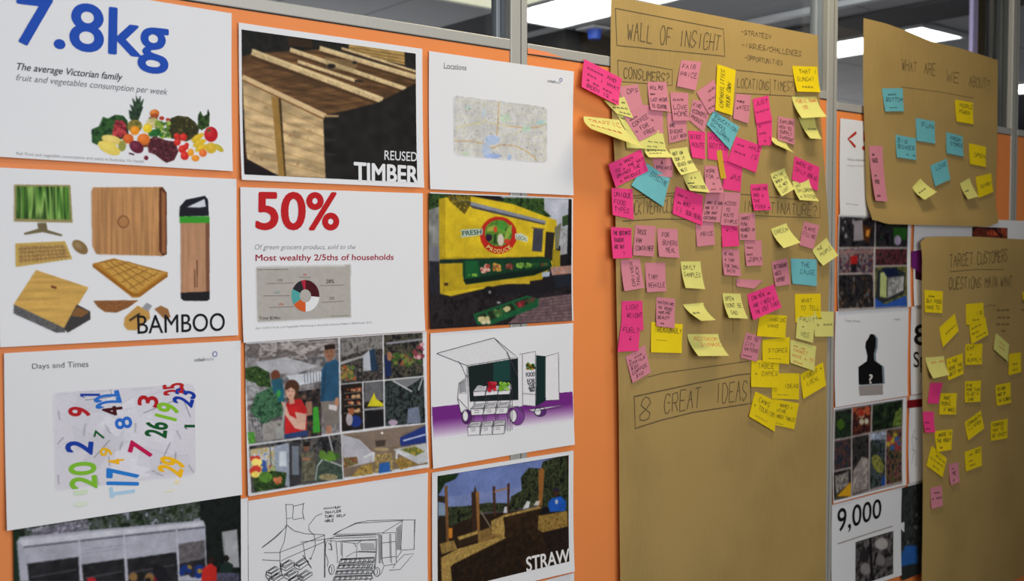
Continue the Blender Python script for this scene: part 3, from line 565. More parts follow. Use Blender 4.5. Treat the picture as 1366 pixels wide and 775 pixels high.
# ---------------------------------------------------------------- printed sheets
WHITE = mat('white_bond_paper', (228, 230, 234), rough=.6, noise=.012, nscale=5, bump=.03, transl=.06)
def h2(a, b): 
    v = np.sin(a*127.1+b*311.7)*43758.5453; return v-np.floor(v)
def vn(X, Y, seed=0):
    xi, yi = np.floor(X), np.floor(Y); fx, fy = X-xi, Y-yi; fx = fx*fx*(3-2*fx); fy = fy*fy*(3-2*fy); xi = xi+seed*17.3; yi = yi+seed*5.1
    return (h2(xi, yi)*(1-fx)+h2(xi+1, yi)*fx)*(1-fy)+(h2(xi, yi+1)*(1-fx)+h2(xi+1, yi+1)*fx)*fy
class Sheet:
    def __init__(s, label, u, v, tilt=0., W=.42, H=.297, cut=None, lift=.0045, curl=None, seed=1, cat='printed sheet', group='printed sheets on the orange wall'):
        s.u, s.v, s.t, s.W, s.H, s.b = u, v, tilt, W, H, lift; s.c = curl or (.002, .001, .003, .004); s.seed = seed
        s.ct, s.st = math.cos(tilt), math.sin(tilt); s.o = np.array(s.world(W/2, H/2))*[1, 0, 1]
        n, m = 21, 15; V = np.array([[s.world(W*i/n, H*j/m)-s.o for i in range(n+1)] for j in range(m+1)])
        s.obj = gridsheet('printed_sheet', V, .00015, WHITE); s.obj.location = tuple(s.o)
        tag(s.obj, label, cat, group)
    def lift(s, x, y):
        a, b = x/s.W, y/s.H; p = 3
        e = s.c[0]*((1-a)*(1-b))**p+s.c[1]*(a*(1-b))**p+s.c[2]*(a*b)**p+s.c[3]*((1-a)*b)**p
        return s.b+e+.0022*b**4*(1+.6*np.sin(a*5+s.seed))+.0006*np.sin(a*7+s.seed*2)*np.sin(b*5+s.seed)
    def world(s, x, y, e=0.):
        return np.array([s.u+x*s.ct+y*s.st, -(s.lift(x, y)+e), EYE+s.v+x*s.st-y*s.ct])
    def worldv(s, x, y, e):
        return np.stack([s.u+x*s.ct+y*s.st, -(s.lift(x, y)+e), EYE+s.v+x*s.st-y*s.ct], -1)
    def loc(s, px, py):
        p = at(px, py, s.b); dx, dz = p[0]-s.u, p[2]-EYE-s.v
        return np.array([dx*s.ct+dz*s.st, dx*s.st-dz*s.ct])
    def frame(s, ox, oy, k): s.f = (ox, oy, k); return s
    def z(s, X, Y): return s.loc(s.f[0]+X/s.f[2], s.f[1]+Y/s.f[2])
    def poly(s, name, shapes, e=.0005):          # shapes: (points in the current frame, rgb)
        V = []; F = []; ms = []; idx = []
        for pts, rgb in shapes:
            b = len(V); V += [s.world(*s.z(*p), e)-s.o for p in pts]; F.append(tuple(range(b, b+len(pts)))); m = mat('print_ink_%d_%d_%d' % rgb, rgb, rough=.6, spec=.12)
            if m not in ms: ms.append(m)
            idx.append(ms.index(m))
        F = [f[::-1] for f in F]
        o = link(name, V, F, None, s.obj)
        for m in ms: o.data.materials.append(m)
        o.data.polygons.foreach_set('material_index', idx); return o
    def strokes(s, name, polys, wd=.0011, rgb=(40, 40, 44), e=.0006, jit=0):
        rng = random.Random(len(polys)); L = []
        for q in polys:
            L.append([tuple(s.z(a+rng.uniform(-jit, jit), b+rng.uniform(-jit, jit))) for a, b in q])
        V, F = ribbons(L, lambda x, y: s.world(x, y, e)-s.o, wd, .02)
        return link(name, V, F, mat('print_ink_%d_%d_%d' % rgb, rgb, rough=.6, spec=.12), s.obj)
    def text(s, body, quad, rgb, bold=0., shear=0., name='lettering', e=.0006, cut=None):
        cu = bpy.data.curves.new('t', 'FONT'); cu.body = body; cu.shear = shear; cu.resolution_u = 5
        ob = bpy.data.objects.new('t', cu); S.collection.objects.link(ob); bpy.context.view_layer.update()
        me = bpy.data.meshes.new_from_object(ob.evaluated_get(bpy.context.evaluated_depsgraph_get()))
        bpy.data.objects.remove(ob); bpy.data.curves.remove(cu)
        co = np.zeros(len(me.vertices)*3); me.vertices.foreach_get('co', co); co = co.reshape(-1, 3)
        mn, mxx = co.min(0), co.max(0); q = [s.z(*p) for p in quad]
        U = (co[:, 0]-mn[0])/(mxx[0]-mn[0]); Vv = 1-(co[:, 1]-mn[1])/(mxx[1]-mn[1])
        P = ((1-U)*(1-Vv))[:, None]*q[0]+(U*(1-Vv))[:, None]*q[1]+(U*Vv)[:, None]*q[2]+((1-U)*Vv)[:, None]*q[3]
        W3 = s.worldv(P[:, 0], P[:, 1], e)-s.o; me.vertices.foreach_set('co', W3.ravel()); me.materials.clear()
        me.materials.append(mat('print_ink_%d_%d_%d' % rgb, rgb, rough=.6, spec=.12))
        if bold:
            hgt = np.linalg.norm(q[3]-q[0])/(mxx[1]-mn[1])*bold; fs = [tuple(f.vertices) for f in me.polygons]; n = len(W3); VV = []; FF = []
            for k, (dx, dy) in enumerate([(0, 0), (hgt, 0), (-hgt, 0), (0, hgt*.8), (0, -hgt*.8), (hgt*.7, hgt*.6), (-hgt*.7, hgt*.6), (hgt*.7, -hgt*.6), (-hgt*.7, -hgt*.6)]):
                VV += [tuple(v) for v in (s.worldv(P[:, 0]+dx, P[:, 1]+dy, e+.00001*k)-s.o)]; FF += [tuple(i+n*k for i in f) for f in fs]
            mt = me.materials[0]; bpy.data.meshes.remove(me); me = bpy.data.meshes.new(name); me.from_pydata(VV, [], FF); me.materials.append(mt)
        me.update(); o = bpy.data.objects.new(name, me); S.collection.objects.link(o); o.parent = s.obj; return o
class Pic:
    """a printed picture: ink colours laid on a fine grid lying on the paper"""
    def __init__(s, sh, rect, cell=.0014, bg=None, name='printed_picture'):
        s.sh = sh; s.name = name; P = [sh.z(*p) for p in rect]
        s.x0 = min(P[0][0], P[3][0]); s.x1 = max(P[1][0], P[2][0]); s.y0 = min(P[0][1], P[1][1]); s.y1 = max(P[2][1], P[3][1])
        s.q = P; s.nx = int((s.x1-s.x0)/cell)+1; s.ny = int((s.y1-s.y0)/cell)+1; k = 2; s.k = k
        s.X, s.Y = np.meshgrid(np.linspace(0, s.nx-1, s.nx*k), np.linspace(0, s.ny-1, s.ny*k)); s.cell = cell
        s.sx = (s.x1-s.x0)/(s.nx-1); s.sy = (s.y1-s.y0)/(s.ny-1)
        s.C = np.zeros(s.X.shape+(3,)); s.A = np.zeros(s.X.shape); s.rng = random.Random(5)
        if bg: s.C[:] = bg; s.A[:] = 1
        # inverse-ish scale: picture units per frame unit
        a, b = sh.z(*rect[0]), sh.z(rect[0][0]+10, rect[0][1]); s.u = np.linalg.norm(b-a)/10/s.sx
    def g(s, p): q = s.sh.z(*p); return ((q[0]-s.x0)/s.sx, (q[1]-s.y0)/s.sy)
    def mask(s, pts):
        G = [s.g(p) for p in pts]; M = np.zeros(s.X.shape, bool); n = len(G)
        for i in range(n):
            (xa, ya), (xb, yb) = G[i], G[(i+1) % n]
            if ya == yb: continue
            c = ((ya > s.Y) != (yb > s.Y)) & (s.X < (xb-xa)*(s.Y-ya)/(yb-ya)+xa); M ^= c
        return M
    def put(s, M, rgb, alpha=1., n=0., ns=3., stretch=(1, 1), seed=0, pal=None):
        if pal is not None:
            t = vn(s.X/ns*stretch[0], s.Y/ns*stretch[1], seed)*.6+vn(s.X/ns*2.3*stretch[0], s.Y/ns*2.3*stretch[1], seed+3)*.4
            t = np.clip((t-.2)/.6, 0, .999)*(len(pal)-1); i = t.astype(int); f = (t-i)[..., None]; p = np.array(pal, float)
            col = p[i]*(1-f)+p[np.minimum(i+1, len(pal)-1)]*f
        else: col = np.broadcast_to(np.array(rgb, float), s.C.shape)
        if n: col = col*(1+n*(vn(s.X/ns*stretch[0], s.Y/ns*stretch[1], seed)-.5)*2)[..., None]
        a = (M*alpha)[..., None]; s.C = s.C*(1-a)+col*a; s.A = np.maximum(s.A, M*1.0); return s
    def P(s, pts, rgb=None, **k): return s.put(s.mask(pts), rgb, **k)
    def R(s, x0, y0, x1, y1, rgb=None, **k): return s.P([(x0, y0), (x1, y0), (x1, y1), (x0, y1)], rgb, **k)
    def E(s, x, y, rx, ry, rgb=None, rot=0., hi=0, **k):
        cr, sr = math.cos(rot), math.sin(rot)
        s.P([(x+rx*math.cos(t)*cr-ry*math.sin(t)*sr, y+rx*math.cos(t)*sr+ry*math.sin(t)*cr) for t in [i*math.pi/9 for i in range(18)]], rgb, **k)
        if hi:
            for q in (.62, .3): s.E(x-rx*.25, y-ry*.3, rx*q, ry*q, tuple(min(255, c+hi*(1.5-q)) for c in rgb), rot, alpha=.5)
        return s
    def L(s, pts, w, rgb=None, **k):
        for (a, b), (c, d) in zip(pts[:-1], pts[1:]):
            L = math.hypot(c-a, d-b) or 1; nx, ny = -(d-b)/L*w/2, (c-a)/L*w/2
            s.P([(a+nx, b+ny), (c+nx, d+ny), (c-nx, d-ny), (a-nx, b-ny)], rgb, **k)
        return s
    def blobs(s, box_, n, r, pal, seed=1, hi=0, asp=1., alpha=1.):
        rng = random.Random(seed); x0, y0, x1, y1 = box_
        for _ in range(n):
            q = r*rng.uniform(.6, 1.3); s.E(rng.uniform(x0, x1), rng.uniform(y0, y1), q, q*asp, rng.choice(pal), rng.uniform(-.5, .5), hi=hi, alpha=alpha)
        return s
    def done(s, e=.00045, blur=.2):
        k = s.k; C0 = s.C*s.A[..., None]+np.array([228., 230., 234.])*(1-s.A[..., None])
        C = C0.reshape(s.ny, k, s.nx, k, 3).mean((1, 3)); A = s.A.reshape(s.ny, k, s.nx, k).mean((1, 3))
        if blur:
            for ax in (0, 1): C = (np.roll(C, 1, ax)+np.roll(C, -1, ax)+2*C)/4
            C[0] = C[1]; C[-1] = C[-2]; C[:, 0] = C[:, 1]; C[:, -1] = C[:, -2]
            jj, ii = np.mgrid[0:s.ny, 0:s.nx]; l = .5*vn(ii/14, jj/14, 2)+.3*vn(ii/5, jj/5, 4)+.2*vn(ii/2, jj/2, 6); C = C*(1+blur*(l-.5))[..., None]
        C = C*(1+.05*(vn(np.arange(s.nx)[None, :]/1.3, np.arange(s.ny)[:, None]/1.3, 9)-.5))[..., None]
        c = np.clip(C/255, 0, 1); c = np.where(c <= .04045, c/12.92, ((c+.055)/1.055)**2.4)
        xs = np.linspace(s.x0, s.x1, s.nx); ys = np.linspace(s.y0, s.y1, s.ny); XX, YY = np.meshgrid(xs, ys)
        W = s.sh.worldv(XX, YY, e)-s.sh.o; V = W.reshape(-1, 3)
        ii, jj = np.meshgrid(np.arange(s.nx-1), np.arange(s.ny-1)); b = (jj*s.nx+ii).ravel()
        keep = (A[:-1, :-1]+A[1:, :-1]+A[:-1, 1:]+A[1:, 1:]).ravel() > .6; b = b[keep]
        F = np.stack([b, b+s.nx, b+s.nx+1, b+1], -1)
        used = np.unique(F); mp = np.full(len(V), -1); mp[used] = np.arange(len(used)); V = V[used]; F = mp[F]; cc = c.reshape(-1, 3)[used]
        me = bpy.data.meshes.new(s.name); me.vertices.add(len(V)); me.vertices.foreach_set('co', V.ravel())
        me.loops.add(F.size); me.loops.foreach_set('vertex_index', F.ravel().astype(np.int32)); me.polygons.add(len(F))
        me.polygons.foreach_set('loop_start', np.arange(0, F.size, 4, dtype=np.int32)); me.update(calc_edges=True)
        at_ = me.color_attributes.new('ink', 'FLOAT_COLOR', 'POINT'); at_.data.foreach_set('color', np.concatenate([cc, np.ones((len(cc), 1))], 1).ravel())
        me.materials.append(vcmat()); o = bpy.data.objects.new(s.name, me); S.collection.objects.link(o); o.parent = s.sh.obj; return o
def from_px(tl, tr_, bl=None, W=.42):     # top edge from two photograph pixels
    a, b = at(*tl, .0045), at(*tr_, .0045); return a, b
GREENS = [(18, 30, 16), (34, 58, 26), (62, 92, 40), (24, 40, 22), (92, 122, 60)]
DARKS = [(14, 14, 18), (30, 28, 32), (52, 48, 52), (20, 22, 24)]
# ===== 7.8kg
s = Sheet('white printed sheet headed 7.8kg in blue, with a heap of fruit and vegetables', .4365, .449, -.012, seed=3).frame(0, 0, 3.23)
s.text('7.8kg', [(76, -18), (722, 62), (720, 320), (66, 252)], (30, 76, 176), bold=.02)
s.text('The average Victorian family', [(73, 270), (528, 318), (526, 356), (71, 310)], (60, 62, 68), bold=.012, shear=.25)
s.text('fruit and vegetables consumption per week', [(69, 319), (722, 382), (720, 418), (68, 355)], (112, 114, 120), shear=.25)
s.text('Ref: Fruit and vegetable consumption and yearly in Australia, Vic Health', [(68, 655), (618, 690), (618, 706), (68, 672)], (150, 152, 156))
s.frame(110, 120, 6.83)
p = Pic(s, [(70, 30), (1290, 30), (1290, 670), (70, 670)], .00095)
p.P([(80, 360), (150, 330), (185, 245), (230, 260), (300, 225), (370, 235), (410, 280), (420, 420), (300, 470), (130, 500), (85, 480)], None, pal=[(14, 42, 22), (30, 66, 34), (54, 96, 46), (20, 50, 26)], ns=9)
p.P([(1050, 230), (1070, 190), (1095, 240), (1130, 225), (1140, 170), (1155, 215), (1150, 330), (1080, 370), (1045, 340)], None, pal=GREENS[:3], ns=5)
p.P([(430, 260), (420, 180), (450, 195), (430, 130), (465, 150), (450, 70), (485, 110), (485, 40), (505, 90), (530, 50), (525, 115), (560, 75), (540, 160), (555, 150), (530, 220), (510, 275), (450, 280)], None, pal=[(20, 34, 26), (36, 60, 42), (60, 84, 60)], ns=3)
p.E(475, 330, 68, 60, None, pal=[(60, 58, 30), (150, 140, 60), (110, 100, 50)], ns=2.5)
p.P([(800, 260), (860, 235), (960, 245), (1020, 290), (1060, 350), (1040, 430), (940, 470), (800, 440), (770, 340)], None, pal=[(26, 26, 16), (58, 60, 30), (44, 40, 22), (100, 96, 50)], ns=4)
p.P([(580, 470), (650, 420), (760, 460), (840, 470), (870, 560), (830, 640), (760, 665), (720, 640), (660, 590), (600, 570)], None, pal=[(44, 14, 22), (92, 40, 50), (60, 24, 30), (130, 70, 80)], ns=5)
p.E(655, 215, 44, 38, (200, 110, 40), hi=40); p.E(655, 235, 38, 22, (150, 50, 30), alpha=.6); p.E(720, 258, 24, 18, (170, 50, 40)); p.E(775, 270, 20, 14, (170, 50, 40))
p.E(640, 300, 62, 46, (205, 190, 140), hi=20, n=.1); p.P([(600, 250), (680, 250), (690, 290), (610, 300)], (150, 150, 80), alpha=.4)
p.blobs((660, 290, 790, 430), 70, 15, [(120, 150, 50), (150, 176, 70), (90, 120, 40), (60, 100, 40)], hi=15); p.blobs((620, 370, 720, 420), 14, 20, [(30, 90, 40), (40, 110, 50)], seed=4)
p.blobs((285, 290, 400, 420), 40, 20, [(150, 40, 50), (180, 60, 66), (110, 24, 40)], hi=25)
p.E(590, 350, 42, 42, (226, 196, 40), hi=25); p.E(475, 370, 42, 42, (226, 140, 30), hi=30)
p.E(415, 445, 50, 45, (205, 96, 36), hi=25); p.E(555, 450, 58, 54, (214, 112, 40), hi=25); p.E(555, 500, 50, 22, (190, 100, 40), alpha=.5)
p.E(490, 520, 70, 52, (96, 26, 50), .6, hi=30); p.L([(420, 575), (470, 590)], 14, (60, 20, 40)); p.E(577, 619, 20, 21, (100, 20, 40), hi=20)
p.E(265, 455, 96, 42, (222, 200, 110), .25, hi=14, n=.06, ns=2); p.E(360, 510, 36, 50, (150, 150, 70), .1); p.E(240, 530, 112, 52, (226, 204, 96), .45, hi=14, n=.06, ns=2)
for x, y, r in [(855, 420, 26), (915, 430, 34), (860, 475, 32), (905, 540, 36), (925, 600, 38), (935, 520, 26), (945, 500, 20)]: p.E(x, y, r, r*1.05, (200, 40, 34), hi=30)
p.E(1165, 405, 62, 70, (180, 24, 34), hi=30); p.E(1145, 372, 18, 10, (70, 90, 40))
for x, y, a in [(1045, 435, -.6), (1060, 485, -.45), (1080, 530, -.4)]: p.E(x, y, 66, 26, (216, 180, 40), a, hi=20)
p.E(1165, 530, 48, 50, (206, 170, 50), hi=20); p.E(1235, 530, 50, 24, (190, 170, 50), .7, hi=15); p.E(980, 570, 30, 34, (226, 150, 40), hi=20); p.E(1090, 575, 36, 36, (220, 110, 50), hi=25); p.E(1022, 622, 36, 30, (224, 140, 40), hi=20)
p.done(.00045, .06)
# ===== bamboo
s = Sheet('white printed sheet of bamboo gadgets and a drink flask, marked BAMBOO', .4425, .1345, -.004, seed=5).frame(0, 220, 3.23)
B1, B2, B3 = (196, 160, 96), (172, 132, 72), (140, 100, 54)
p = Pic(s, [(50, 75), (920, 75), (920, 735), (50, 735)], .001)
p.P([(60, 85), (303, 87), (313, 250), (60, 245)], (150, 138, 92)); p.P([(70, 93), (297, 95), (304, 237), (70, 232)], None, pal=[(16, 34, 12), (60, 110, 36), (150, 190, 100), (30, 60, 20), (86, 140, 50)], ns=6, stretch=(1, .05))
p.P([(160, 250), (200, 250), (205, 280), (270, 300), (265, 308), (185, 290), (105, 302), (103, 293), (165, 275)], (110, 100, 70))
p.P([(66, 338), (280, 328), (312, 405), (68, 440)], (190, 160, 84)); p.P([(80, 350), (275, 342), (300, 398), (82, 425)], (176, 142, 84), n=.2, ns=1.6)
for i in range(4): p.L([(80, 362+i*17), (278+i*7, 352+i*14)], 3, (120, 92, 52))
for i in range(12): p.L([(92+i*16, 350), (92+i*17.5, 422-i)], 2, (130, 100, 60))
p.E(345, 354, 40, 24, (130, 104, 66), .7, hi=30)
p.P([(400, 97), (700, 95), (718, 120), (718, 385), (700, 393), (415, 385), (397, 350), (393, 115)], (178, 130, 84), n=.13, ns=9, stretch=(3, .15)); p.P([(685, 100), (700, 95), (718, 120), (718, 385), (700, 393), (684, 370)], (90, 50, 28)); p.P([(695, 110), (712, 125), (712, 380), (697, 380)], (150, 96, 60))
p.E(531, 245, 25, 27, (104, 66, 40)); p.E(531, 245, 21, 23, (172, 122, 76))
p.P([(155, 452), (382, 527), (272, 705), (58, 600)], (200, 160, 84), n=.08, ns=14, stretch=(.3, 3)); p.P([(58, 600), (272, 700), (280, 720), (240, 722), (58, 640)], (92, 92, 94), n=.2, ns=2)
p.P([(330, 600), (388, 630), (388, 665), (290, 722), (272, 705)], (60, 58, 58)); p.P([(330, 610), (385, 632), (350, 655), (305, 650)], (130, 90, 50)); p.L([(220, 523), (243, 530)], 10, (110, 60, 40))
p.P([(398, 425), (490, 402), (722, 462), (720, 480), (600, 570), (570, 572), (400, 440)], (176, 124, 48)); p.P([(420, 420), (495, 408), (712, 462), (590, 548), (560, 545)], (196, 150, 70), n=.1, ns=2)
for i in range(5): p.L([(425+i*32, 422+i*28), (500+i*45, 408+i*14)][::1], 3, (120, 80, 30))
for i in range(5): p.L([(450+i*24, 416-i*0), (590+i*26, 540-i*20)], 3, (130, 88, 36))
p.L([(400, 432), (570, 560), (600, 560), (720, 475)], 12, (150, 96, 30))
p.P([(400, 584), (595, 582), (550, 615), (500, 636), (450, 633), (420, 612)], (136, 88, 48), n=.1)
p.P([(535, 655), (590, 605), (640, 630), (645, 660), (585, 712), (545, 710), (530, 690)], (190, 146, 74)); p.P([(610, 615), (630, 592), (654, 606), (636, 632)], (150, 150, 156)); p.P([(662, 620), (690, 605), (722, 620), (732, 655), (710, 668)], (150, 104, 60)); p.L([(555, 670), (600, 640)], 9, (40, 34, 26))
p.P([(777, 245), (900, 245), (900, 555), (777, 555)], (178, 134, 102), n=.07, ns=6, stretch=(3, .1)); p.P([(885, 245), (902, 245), (902, 555), (885, 555)], (120, 80, 60)); p.P([(773, 222), (902, 222), (902, 250), (773, 250)], (52, 150, 40))
p.P([(776, 550), (901, 545), (901, 578), (890, 586), (790, 585), (777, 575)], (26, 26, 30)); p.P([(771, 222), (774, 180), (800, 150), (882, 133), (895, 150), (899, 220)], (22, 24, 34)); p.P([(803, 183), (880, 147), (886, 180), (860, 184)], (206, 210, 220)); p.L([(848, 410), (848, 528)], 4, (90, 56, 40)); p.L([(838, 450), (838, 528)], 5, (110, 70, 50))
p.done(.00045, .06)
s.text('BAMBOO', [(588, 648), (966, 637), (964, 714), (590, 728)], (22, 24, 28), bold=.004)
# ===== days and times
s = Sheet('white printed sheet headed Days and Times, with coloured calendar numerals', .4479, -.173, -.005, seed=6).frame(0, 450, 2.385)
s.text('Days and Times', [(101, 84), (281, 74), (281, 100), (102, 105)], (84, 86, 90)); s.text('cobalt', [(618, 66), (652, 64), (652, 75), (618, 77)], (90, 92, 98), bold=.01); s.text('niche', [(653, 64), (680, 62), (680, 73), (653, 75)], (160, 162, 168))
s.strokes('logo', [[(683+7*math.cos(a), 53+8*math.sin(a)) for a in [i*.7 for i in range(10)]]], .0016, (70, 90, 160))
s.frame(60, 500, 4.305)
p = Pic(s, [(50, 50), (870, 50), (870, 775), (50, 775)], .0012)
CAL = [(78, 100), (600, 66), (825, 51), (848, 56), (860, 78), (864, 545), (856, 566), (840, 574), (480, 614), (85, 660), (66, 654), (60, 636), (52, 125), (60, 106)]
p.P(CAL, (212, 210, 220)); MC = p.mask(CAL)
rng = random.Random(3)
for i in range(34):
    x, y, a = rng.uniform(90, 800), rng.uniform(100, 560), rng.uniform(-.7, .7); w_, h_ = rng.uniform(50, 120), rng.uniform(40, 90); ca, sa = math.cos(a), math.sin(a)
    q = [(x+dx*ca-dy*sa, y+dx*sa+dy*ca) for dx, dy in ((-w_, -h_), (w_, -h_), (w_, h_), (-w_, h_))]; q = [(min(max(u, 66), 855), min(max(v, 108-(u-75)*.06), 640-(u-85)*.11)) for u, v in q]
    v = rng.uniform(200, 226); p.P(q, (v-2, v-3, v+7), alpha=.7); p.L([q[0], q[1]], 3, (176, 174, 190), alpha=.6)
for a in [[(230, 145), (380, 128)], [(375, 85), (383, 125)], [(565, 220), (740, 150)], [(800, 160), (835, 245)], [(280, 475), (370, 375)], [(365, 470), (370, 520)], [(660, 510), (720, 385)], [(750, 440), (745, 495), (660, 505)]]: p.L(a, 4, (90, 86, 96), alpha=.8)
p.A = np.where(MC, 1., 0.)
for x, y, c in [(230, 690, (180, 214, 160)), (440, 670, (150, 190, 226)), (740, 620, (228, 214, 150))]: pass
p.done(.00045, 0)
NB = [('1', 200, 95, 315, 130, (24, 60, 160)), ('22', 285, 108, 430, 178, (40, 110, 200)), ('9', 135, 188, 258, 238, (176, 26, 36)), ('4', 330, 183, 442, 232, (70, 16, 24)), ('3', 535, 122, 648, 180, (176, 24, 34)), ('25', 680, 52, 796, 112, (180, 30, 36)), ('23', 742, 88, 858, 172, (20, 56, 160)),
 ('19', 640, 168, 765, 250, (130, 190, 40)), ('8', 403, 245, 497, 308, (40, 104, 200)), ('26', 578, 272, 700, 355, (12, 84, 40)), ('1', 800, 272, 860, 312, (14, 80, 40)), ('2', 120, 380, 270, 448, (20, 60, 160)), ('7', 282, 325, 342, 362, (14, 90, 40)), ('9', 315, 420, 385, 466, (230, 180, 20)),
 ('7', 484, 395, 618, 458, (190, 20, 80)), ('20', 140, 502, 292, 650, (126, 186, 50)), ('17', 356, 540, 534, 628, (36, 122, 206)), ('29', 655, 480, 795, 568, (238, 184, 24)), ('4', 362, 484, 450, 512, (240, 180, 20))]
TL9 = {'22': -.28, '9': .12, '4': -.12, '3': .12, '25': -.12, '23': .3, '19': .25, '8': -.2, '26': .12, '2': .1, '7': .28, '20': -.06, '17': .02, '29': .3}
for t, x0, y0, x1, y1, c in NB:
    if t == '1':
        w_, h_ = x1-x0, y1-y0; s.poly('calendar_numeral', [([(x0, y0+.35*h_), (x1, y0+.35*h_), (x1, y0+.75*h_), (x0, y0+.75*h_)], c), ([(x0, y0+.75*h_), (x0+.12*w_, y0+.75*h_), (x0+.3*w_, y1), (x0+.16*w_, y1)], c)], .0007); continue
    an = TL9.get(t, .1); cx, cy = (x0+x1)/2, (y0+y1)/2; ca, sa = math.cos(an), math.sin(an)
    s.text(t, [(cx+(x-cx)*ca-(y-cy)*sa, cy+(x-cx)*sa+(y-cy)*ca) for x, y in ((x0, y1), (x0, y0), (x1, y0), (x1, y1))], c, bold=.025, name='calendar_numeral')
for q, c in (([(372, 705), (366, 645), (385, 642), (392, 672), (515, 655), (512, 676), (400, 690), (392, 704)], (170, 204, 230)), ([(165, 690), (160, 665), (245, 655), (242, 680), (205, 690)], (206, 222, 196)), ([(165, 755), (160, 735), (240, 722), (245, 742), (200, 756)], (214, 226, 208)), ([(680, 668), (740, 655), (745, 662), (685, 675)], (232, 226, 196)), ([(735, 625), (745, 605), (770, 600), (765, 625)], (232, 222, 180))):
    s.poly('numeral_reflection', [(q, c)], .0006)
for t, x, y, a in [('THURSDAY', 225, 315, 1.7), ('SUNDAY', 435, 410, 1.9), ('MONDAY', 85, 380, 2.3), ('SATURDAY', 645, 565, .45), ('TUESDAY', 358, 310, 1.0), ('FRIDAY', 518, 305, 1.6), ('MONDAY', 768, 345, 1.1), ('FRIDAY', 300, 605, 1.3), ('MONDAY', 75, 600, 1.5), ('SUNDAY', 838, 540, 1.0), ('FRIDAY', 80, 235, 1.4)]:
    ca, sa = math.cos(a), math.sin(a); L_, h_ = len(t)*4.6, 6
    s.text(t, [(x+dx*ca-dy*sa, y+dx*sa+dy*ca) for dx, dy in ((-L_, -h_), (L_, -h_), (L_, h_), (-L_, h_))], (120, 118, 126), name='day_name')
# ===== market trailer photo
a = at(16, 703, .0045); s = Sheet('printed photo of a long white market trailer with open hatches, lowest at left', .459, -.4785, -.0045, seed=7, curl=(.001, .001, .003, .003)).frame(0, 660, 4.139)
p = Pic(s, [(72, 190), (1303, 20), (1330, 476), (90, 476)], .0014, (70, 74, 76))
p.P([(60, 170), (1340, 0), (1340, 300), (60, 300)], None, pal=[(20, 30, 22), (40, 56, 34), (90, 96, 96), (30, 42, 30), (150, 154, 170)], ns=9)
p.P([(170, 190), (480, 130), (500, 215), (180, 225)], None, pal=[(170, 165, 190), (80, 76, 90), (190, 188, 205)], ns=4, alpha=.8)
p.P([(1100, 20), (1340, 0), (1340, 476), (1130, 476)], None, pal=[(12, 16, 16), (22, 30, 26), (14, 20, 18)], ns=8)
p.P([(60, 180), (100, 180), (110, 476), (60, 476)], (24, 44, 30))
p.P([(92, 260), (110, 232), (1120, 140), (1132, 170), (1142, 476), (110, 476)], (168, 170, 184), n=.03, ns=12)
p.P([(100, 250), (1125, 150), (1128, 170), (130, 284)], (196, 198, 210)); p.P([(130, 284), (1128, 175), (1128, 184), (130, 293)], (90, 90, 104))
for q in [[(150, 380), (432, 342), (440, 476), (160, 476)], [(452, 385), (688, 352), (700, 476), (460, 476)], [(702, 355), (973, 316), (985, 476), (710, 476)], [(985, 272), (1126, 250), (1135, 420), (992, 450)]]:
    p.P(q, (34, 34, 38), n=.3, ns=7); p.L([(q[0][0]+20, q[0][1]+75), (q[1][0]-10, q[1][1]+70)], 8, (70, 70, 76))
p.P([(985, 272), (1126, 250), (1130, 350), (990, 380)], (96, 92, 96), n=.15)
for x in (436, 684, 975): p.L([(x, 230-(x-436)*.07), (x+12, 476)], 9, (186, 188, 204)); 
for y in (300, 318): p.L([(450, y+8), (680, y-22)], 3, (130, 132, 146))
p.P([(1222, 205), (1306, 190), (1320, 400), (1240, 400)], (160, 162, 168)); p.L([(1234, 230), (1240, 390)], 4, (110, 112, 118))
p.blobs((730, 440, 900, 476), 20, 22, [(30, 26, 26), (130, 100, 60), (120, 30, 34), (60, 56, 70)], seed=2); p.E(862, 410, 18, 30, (24, 22, 24)); p.E(890, 440, 34, 46, (26, 26, 34)); p.blobs((1000, 400, 1110, 440), 12, 20, [(24, 50, 120), (40, 40, 60), (150, 120, 60)], seed=9)
p.P([(1115, 410), (1160, 375), (1195, 400), (1195, 476), (1110, 476)], (190, 40, 34)); p.E(1165, 360, 18, 20, (40, 26, 22)); p.E(1245, 350, 18, 18, (24, 20, 18)); p.P([(1215, 390), (1250, 365), (1285, 385), (1285, 430), (1210, 430)], (26, 40, 36)); p.E(505, 468, 26, 12, (176, 30, 40)); p.R(1195, 430, 1320, 476, (70, 70, 90), n=.3)
p.done()
# ===== reused timber
s = Sheet('printed photo of timber crates marked REUSED TIMBER, top row', .870, .4285, .0014, seed=8).frame(310, 0, 3.1)
p = Pic(s, [(37, 125), (757, 222), (760, 755), (43, 722)], .0014, (24, 24, 26))
p.P([(37, 110), (757, 210), (757, 300), (37, 240)], None, pal=[(20, 26, 26), (34, 32, 30), (18, 20, 22)], ns=14)
p.P([(230, 155), (330, 165), (330, 200), (230, 190)], (50, 36, 24)); p.P([(480, 183), (710, 215), (712, 270), (480, 215)], (170, 140, 84), n=.12, ns=4, stretch=(.3, 3)); 
for i in range(3): p.L([(482, 197+i*9), (712, 232+i*14)], 3, (90, 66, 34))
p.P([(37, 235), (90, 222), (360, 205), (757, 300), (757, 350), (600, 425), (490, 490), (400, 480), (40, 320)], (96, 68, 42), n=.28, ns=8, stretch=(.35, 2.2))
for i in range(9): p.L([(50+i*38, 300+i*22), (330+i*48, 235+i*24)], 4, (60, 40, 26), alpha=.6)
